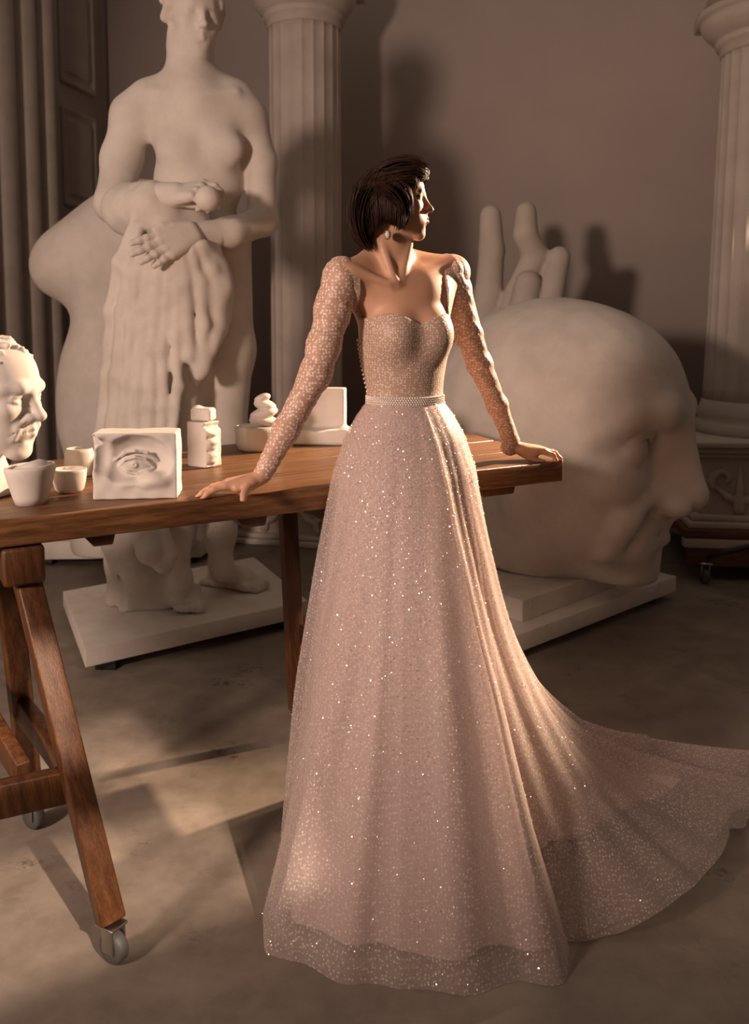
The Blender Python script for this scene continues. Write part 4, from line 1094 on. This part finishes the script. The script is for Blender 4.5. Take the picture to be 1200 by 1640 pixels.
# ---------- sleeves ----------
def puckers(P): return .0007 * np.sin(P[:, 2] * 190 + P[:, 0] * 120 + 3 * np.sin(P[:, 1] * 60 + P[:, 2] * 30)) + .0012 * nz3(P, 90)
S = Sculpt()
ax_dn = (ELR - SHR) / np.linalg.norm(ELR - SHR)
S.u(ell(W(545, 452, 2.195), (.048, .052, .062))); S.u(ell(W(533, 492, 2.19), (.045, .045, .055)), .02); S.u(ell(W(548, 428, 2.20), (.030, .035, .026)), .012)
S.u(chain([W(533, 500, 2.19), W(519, 553, 2.18), ELR, W(458, 690, (ELR[1] + WRR[1]) / 2), WRR + (ELR - WRR) * .02], [.042, .040, .0375, .031, .0235]), .02)
S.warp(lambda P: puckers(P)); S.c(bx(W(592, 500, 2.13), (.026, .09, .2)), .002)
V, Q = S.mesh(.0036); tag(np_mesh('sleeve', V, Q, M['sleeve'], person), 'puffed sheer dotted sleeve, arm stretched to the left end of the table')
S = Sculpt()
S.u(ell(W(724, 442, 2.36), (.038, .05, .055))); S.u(ell(W(735, 470, 2.375), (.038, .042, .05)), .02); S.u(ell(W(714, 417, 2.37), (.019, .025, .018)), .012)
S.u(chain([W(737, 495, 2.39), W(750, 535, 2.42), ELL_, W(797, 650, (ELL_[1] + WRL[1]) / 2), WRL + (ELL_ - WRL) * .06], [.038, .0365, .0335, .0285, .0255]), .02)
S.u(ell(W(817, 716, WRL[1]), (.029, .026, .026)), .01)
S.warp(lambda P: puckers(P))
V, Q = S.mesh(.0036); tag(np_mesh('sleeve', V, Q, M['sleeve'], person), 'puffed sheer dotted sleeve, arm resting near the table corner')
# ---------- skirt ----------
SCN = A(WC[0], WC[1], 0); ZW = WC[2] - .006
hem_px = [(423, 1530), (455, 1555), (520, 1572), (590, 1580), (640, 1596), (710, 1592), (790, 1575), (885, 1556), (905, 1524), (952, 1522), (1000, 1508), (1060, 1470), (1110, 1425), (1148, 1375), (1158, 1345), (1195, 1335), (1204, 1300), (1180, 1254), (1130, 1232), (1060, 1228)]
hp = [G(x, y) for x, y in hem_px] + [A(.62, 2.74, 0), A(.42, 2.74, 0), A(.2, 2.66, 0), A(.02, 2.52, 0), A(-.09, 2.40, 0), A(-.165, 2.25, 0), A(-.232, 2.03, 0)]
hp = np.array(hp); ha = np.arctan2(hp[:, 1] - SCN[1], hp[:, 0] - SCN[0]); hr = np.hypot(hp[:, 1] - SCN[1], hp[:, 0] - SCN[0])
o_ = np.argsort(ha); ha, hr = ha[o_], hr[o_]
def hemR(t): return np.interp(t, np.concatenate([ha - 2 * math.pi, ha, ha + 2 * math.pi]), np.tile(hr, 3))
def smooth_per(y, n):
    for _ in range(n): y = (np.roll(y, 1) + y * 2 + np.roll(y, -1)) / 4
    return y
def skirt(nphi, nv, kR=1.0, kt=1.0, seed=0, amp=1.0, dz=0.0, off=0.0, train_cut=1.0, sm=3):
    phi = np.linspace(-math.pi, math.pi, nphi, endpoint=False)
    R = smooth_per(hemR(phi), sm) * kR
    deg = np.degrees(phi)
    train = np.interp(deg, [-180, -62, -48, -20, 35, 70, 100, 180], [0, 0, .75, 1, 1, .8, .3, 0])
    if train_cut < .95: R = R * np.interp(deg, [-180, -60, -50, -25, 0, 20, 60, 180], [1, 1, .58, .66, .84, .90, 1, 1])
    else: R = R * (1 - train * (1 - train_cut))
    p = np.interp(deg, [-180, -130, -60, -48, -20, 5, 35, 90, 180], [1.7, 1.7, 1.25, 2.2, 4.2, 6.0, 6.5, 3.0, 1.7])
    v = np.linspace(0, 1, nv) ** .9
    base = np.interp(v, [0, .03, .08, .16, .34, .6, 1], [.0, .026, .058, .088, .124, .165, .215])
    # waist ellipse in the torso frame
    ang = phi - math.radians(-68)
    rw = 1 / np.sqrt((np.cos(ang) / .082) ** 2 + (np.sin(ang) / .100) ** 2)
    rr = rw[None] + base[:, None] * (1 - .12 * np.cos(phi[None] + math.pi / 2) ** 2) + (R - rw - .215)[None] * v[:, None] ** p[None]
    rn = random.Random(seed)
    fold = np.zeros_like(rr); tot = 0
    for n_, a_ in ((5, 1.2), (8, 1.0), (13, .6), (21, .18)):
        ph1, ph2, w_ = rn.uniform(0, 6.28), rn.uniform(0, 6.28), rn.uniform(.2, .5)
        s_ = np.sin(n_ * phi[None] / 1.0 + ph1 + w_ * 2.2 * np.sin(2 * phi[None] + ph2) + .5 * v[:, None])
        fold += a_ * (.5 + .5 * s_) ** 1.6 * np.clip(v[:, None] * 1.6 - .06, 0, 1) ** .9
    fold = fold - fold.mean(1, keepdims=True)
    for dg, wd, am, v0 in ((-62, 5, 1.6, .25), (-38, 6, 1.3, .0), (-50, 4, .7, .0), (-78, 5, .9, .2), (-101, 6, 1.0, .35), (-118, 5, .8, .3), (-30, 4, .9, .02), (-8, 7, 1.2, .4), (3, 3, 1.2, .5), (12, 3, 1.8, .45), (19, 2.5, 1.2, .5), (26, 3, 2.0, .4)):
        fold += am * np.exp(-((deg[None] - dg + 6 * (v[:, None] - .6)) / wd) ** 2) * np.clip((v[:, None] - v0) * 3, 0, 1)
    fold += (1.5 * np.clip((deg[None] + 70) / 9, 0, 1) * np.clip((-56 - deg[None]) / 1.6, 0, 1)) * np.clip((v[:, None] - .45) * 2.2, 0, 1)
    amp_t = (.0135 + .012 * v[:, None]) * amp
    rr = rr + fold * amp_t + off
    z = ZW * (1 - v)[:, None] + np.zeros_like(rr)
    # cloth on the floor has body
    lift = train[None] * np.clip((v[:, None] - .8) / .2, 0, 1)
    z = z + lift * (.018 + .034 * np.clip(fold, 0, 2.4)) * amp + dz
    z = np.maximum(z, .003 + dz * .2)
    X = SCN[0] + rr * np.cos(phi)[None]; Y = SCN[1] + rr * np.sin(phi)[None]
    # the back of the skirt is pressed against the table
    s_ = (X - FR[0]) * TN[0] + (Y - FR[1]) * TN[1] + .012
    push = np.clip(s_, 0, None) * np.clip((z - .70) / .1, 0, 1)
    X = X - TN[0] * push; Y = Y - TN[1] * push
    # and bulges a little round the trestle legs below it
    V = np.stack([X, Y, z], -1).reshape(-1, 3)
    i, j = np.meshgrid(np.arange(nv - 1), np.arange(nphi), indexing='ij'); j2 = (j + 1) % nphi
    Q = np.stack([i * nphi + j, (i + 1) * nphi + j, (i + 1) * nphi + j2, i * nphi + j2], -1).reshape(-1, 4)
    return V, Q
V, Q = skirt(900, 120, .90, seed=4, amp=.9, off=-.012, train_cut=.82, dz=.02)
lin = np_mesh('skirt_lining', V, Q, M['lining'], person)
V, Q = skirt(1100, 150, .985, seed=4, amp=1.0, off=-.004, train_cut=.985, dz=.004)
V2, Q2 = skirt(1200, 160, 1.0, seed=9, amp=1.05, off=.004)
sk = np_mesh('skirt', V2, Q2, M['tulle'], person); tag(sk, 'sheer dotted tulle skirt with a long train to the right')
np_mesh('tulle_layer', V, Q, M['tulle_fine'], sk)
# sequins scattered over the tulle
rg = np.random.default_rng(11)
ncol = 1200; fi = rg.integers(0, len(Q2), 60000); cz = V2[Q2[fi, 0]]
keep = (cz[:, 1] < SCN[1] + .55) & (cz[:, 2] > .0)
fi = fi[keep][:26000]
P0 = V2[Q2[fi]]; wq = rg.random((len(fi), 2, 1)); Pc = (P0[:, 0] * (1 - wq[:, 0]) + P0[:, 1] * wq[:, 0]) * (1 - wq[:, 1]) + (P0[:, 3] * (1 - wq[:, 0]) + P0[:, 2] * wq[:, 0]) * wq[:, 1]
nr = np.cross(P0[:, 1] - P0[:, 0], P0[:, 3] - P0[:, 0]); nr /= np.linalg.norm(nr, axis=1, keepdims=True) + 1e-12
sgn = np.sign((nr[:, :2] * (Pc - SCN)[:, :2]).sum(1)); nr *= np.where(sgn == 0, 1, sgn)[:, None]
nn = nr + rg.normal(0, .35, nr.shape); nn /= np.linalg.norm(nn, axis=1, keepdims=True)
ta_ = np.cross(nn, rg.normal(0, 1, nr.shape)); ta_ /= np.linalg.norm(ta_, axis=1, keepdims=True); tb_ = np.cross(nn, ta_)
sz = (.0007 + .0011 * rg.random((len(fi), 1)) ** 2)
Pc = Pc + nr * .002
VS = np.stack([Pc - ta_ * sz, Pc - tb_ * sz, Pc + ta_ * sz, Pc + tb_ * sz], 1).reshape(-1, 3)
tag(np_mesh('sequins', VS, np.arange(len(VS)).reshape(-1, 4), M['sequin'], sk, False), None, kind='stuff')

# ---------- hair ----------
def hair_b(nt, b):
    n = tex(nt, 60, 3); nt.links.new(ramp(nt, n.outputs[0], [(.35, (.018, .008, .005)), (.65, (.05, .021, .012))]), b.inputs['Base Color'])
M['hair'] = mat('dark_brown_hair', (.03, .014, .008), .5, build=hair_b, **{'Specular IOR Level': .22})
S = Sculpt()
hp3 = lambda x, y, d=0: W(x, y, HC[1] + d)
S.u(ell(hp3(620, 322, .0), (.084, .084, .086))); S.u(ell(hp3(604, 342, .0), (.072, .080, .075)), .03)
S.u(ell(hp3(596, 374, .0), (.052, .066, .040)), .02); S.u(ell(hp3(626, 348, -.045), (.042, .034, .034)), .02)
S.u(ell(hp3(650, 284, -.0), (.052, .062, .030)), .02)
S.u(chain([hp3(640, 290, -.05), hp3(660, 279, -.055), hp3(678, 266, -.035)], [.026, .017, .007]), .015)
S.u(chain([hp3(630, 325, -.062), hp3(634, 345, -.064), hp3(622, 358, -.060)], [.028, .024, .014]), .015)
S.u(chain([hp3(640, 280, -.01), hp3(664, 274, -.012), hp3(680, 274, -.01)], [.034, .020, .009]), .01); S.u(chain([hp3(640, 282, .04), hp3(668, 278, .03)], [.03, .014]), .01)
S.c(ell(hp3(690, 335, -.02), (.060, .2, .072)), .008); S.c(bx(hp3(640, 402, 0), (.075, .2, .048), rot(0, 24, 0)), .008)
V, Q = S.mesh(.0042)
M['hair_base'] = mat('hair_matte_brown', (.022, .010, .006), .85, **{'Specular IOR Level': .05}); hair = np_mesh('hair', V, Q, M['hair_base'], person)  # matte dark brown volume under the strands
# strands combed over the volume
HB = S
def grad(P, e=.002):
    g = np.stack([HB(P + np.eye(3)[i] * e) - HB(P - np.eye(3)[i] * e) for i in range(3)], 1); return g / (np.linalg.norm(g, axis=1, keepdims=True) + 1e-9)
nS, nL = 3000, 16
rg = np.random.default_rng(5)
crown = hp3(632, 268, .01)
ths = rg.uniform(0, 2 * math.pi, nS); d0 = rg.uniform(.004, .05, nS)
P = crown + np.stack([np.cos(ths) * d0, np.sin(ths) * d0, np.full(nS, .02)], 1)
left = rg.random(nS) < .0
paths = []
goal_dir = np.stack([np.cos(ths) * .9 - .12, np.sin(ths), np.zeros(nS)], 1)
swoop = (np.cos(ths) > .35) 
Ls = rg.uniform(.010, .0145, nS)
for st in range(nL):
    d = HB(P); g = grad(P); P = P - g * (d - .0012 - .0025 * rg.random(nS) * 0)[:, None]
    paths.append(P.copy())
    down = np.tile(A(0, 0, -1.0), (nS, 1)); w_ = min(1, st / 5.0)
    dr = goal_dir * (1 - w_) + (down + A(-.05, 0, 0) - .25 * goal_dir * (st > 9)) * w_
    dr[swoop] = goal_dir[swoop] * .8 + A(.45, -.3, -.45)
    dr = dr - g * (dr * g).sum(1, keepdims=True); dr /= np.linalg.norm(dr, axis=1, keepdims=True) + 1e-9
    P = P + dr * Ls[:, None]
paths = np.array(paths)      # nL, nS, 3
paths = paths + rg.normal(0, .0007, (1, nS, 3)) + np.cumsum(rg.normal(0, .0003, paths.shape), 0)
def bez(a, b, c, d, n):
    t = np.linspace(0, 1, nL)[:, None, None]; return (1 - t) ** 3 * a + 3 * (1 - t) ** 2 * t * b + 3 * (1 - t) * t ** 2 * c + t ** 3 * d
def jit(px, py, dd, n, sx, sy, sd): return np.array([hp3(px + rg.normal(0, sx), py + rg.normal(0, sy), dd + rg.normal(0, sd)) for _ in range(n)])
def lock(pts, n, sx=3, sy=3, sd=.012):
    q = np.array([(rg.normal(0, 1), rg.normal(0, 1), rg.normal(0, 1)) for _ in range(n)])
    P4 = [np.array([hp3(p[0] + (q[i, 0] + .25 * rg.normal()) * sx * p[3], p[1] + (q[i, 1] + .25 * rg.normal()) * sy * p[3], p[2] + q[i, 2] * sd * p[3]) for i in range(n)])[None] for p in pts]
    return bez(*P4, n)
extra = [lock([(606, 274, -.03, 1.2), (628, 257, -.05, 1), (662, 250, -.055, 1), (682, 268, -.045, .8)], 260),
         lock([(612, 282, -.055, 1.4), (640, 272, -.075, 1), (672, 268, -.07, 1), (681, 283, -.05, .8)], 240),
         lock([(620, 290, -.068, 1.4), (650, 284, -.082, 1), (668, 282, -.075, 1), (664, 298, -.062, .9)], 200),
         lock([(626, 286, -.07, 1.3), (652, 292, -.084, 1), (660, 312, -.078, .9), (655, 344, -.066, .9)], 240),
         lock([(606, 300, -.082, 1.5), (640, 306, -.088, 1), (650, 335, -.080, 1), (640, 364, -.068, 1)], 260),
         lock([(580, 300, -.060, 1.6), (566, 330, -.06, 1.2), (566, 370, -.05, 1), (590, 398, -.035, 1)], 200, 4, 3, .02)]
paths = np.concatenate([paths] + extra, 1); nS = paths.shape[1]
rad = np.interp(np.arange(nL), [0, 2, nL - 3, nL - 1], [.0007, .0011, .0010, .0002])
Vh, Qh = [], []
tan = np.gradient(paths, axis=0); tan /= np.linalg.norm(tan, axis=2, keepdims=True) + 1e-9
u_ = np.cross(tan, A(.31, .77, .2)); u_ /= np.linalg.norm(u_, axis=2, keepdims=True) + 1e-9; v_ = np.cross(tan, u_)
K = 4
ring = np.stack([paths + rad[:, None, None] * (math.cos(2 * math.pi * k / K) * u_ + math.sin(2 * math.pi * k / K) * v_) for k in range(K)], 2)   # nL,nS,K,3
Vh = ring.transpose(1, 0, 2, 3).reshape(-1, 3)
s_, l_, k_ = np.meshgrid(np.arange(nS), np.arange(nL - 1), np.arange(K), indexing='ij')
b_ = s_ * nL * K; Qh = np.stack([b_ + l_ * K + k_, b_ + l_ * K + (k_ + 1) % K, b_ + (l_ + 1) * K + (k_ + 1) % K, b_ + (l_ + 1) * K + k_], -1).reshape(-1, 4)
tag(np_mesh('hair_strands', Vh, Qh, M['hair'], hair), None, kind='stuff')
# earring
ec = W(621, 376, HC[1] - .068)
er_ = np_mesh('earring', *lathe([(.0001, -.011), (.006, -.008), (.0082, 0), (.006, .008), (.0001, .011)], 20, ec, cap=False), M['pearl'], person)
M['dark_gem'] = mat('dark_gem', (.10, .07, .06), .1, .6)
sp = []
for i in range(14):
    t = 2 * math.pi * i / 14; sp.append(lathe([(.0001, -.0018), (.0018, 0), (.0001, .0018)], 6, ec + A(.0075 * math.cos(t), -.004, .0115 * math.sin(t)), cap=False))
tag(np_mesh('stones', *join(*sp), M['dark_gem'], er_), 'dark oval ring of stones')
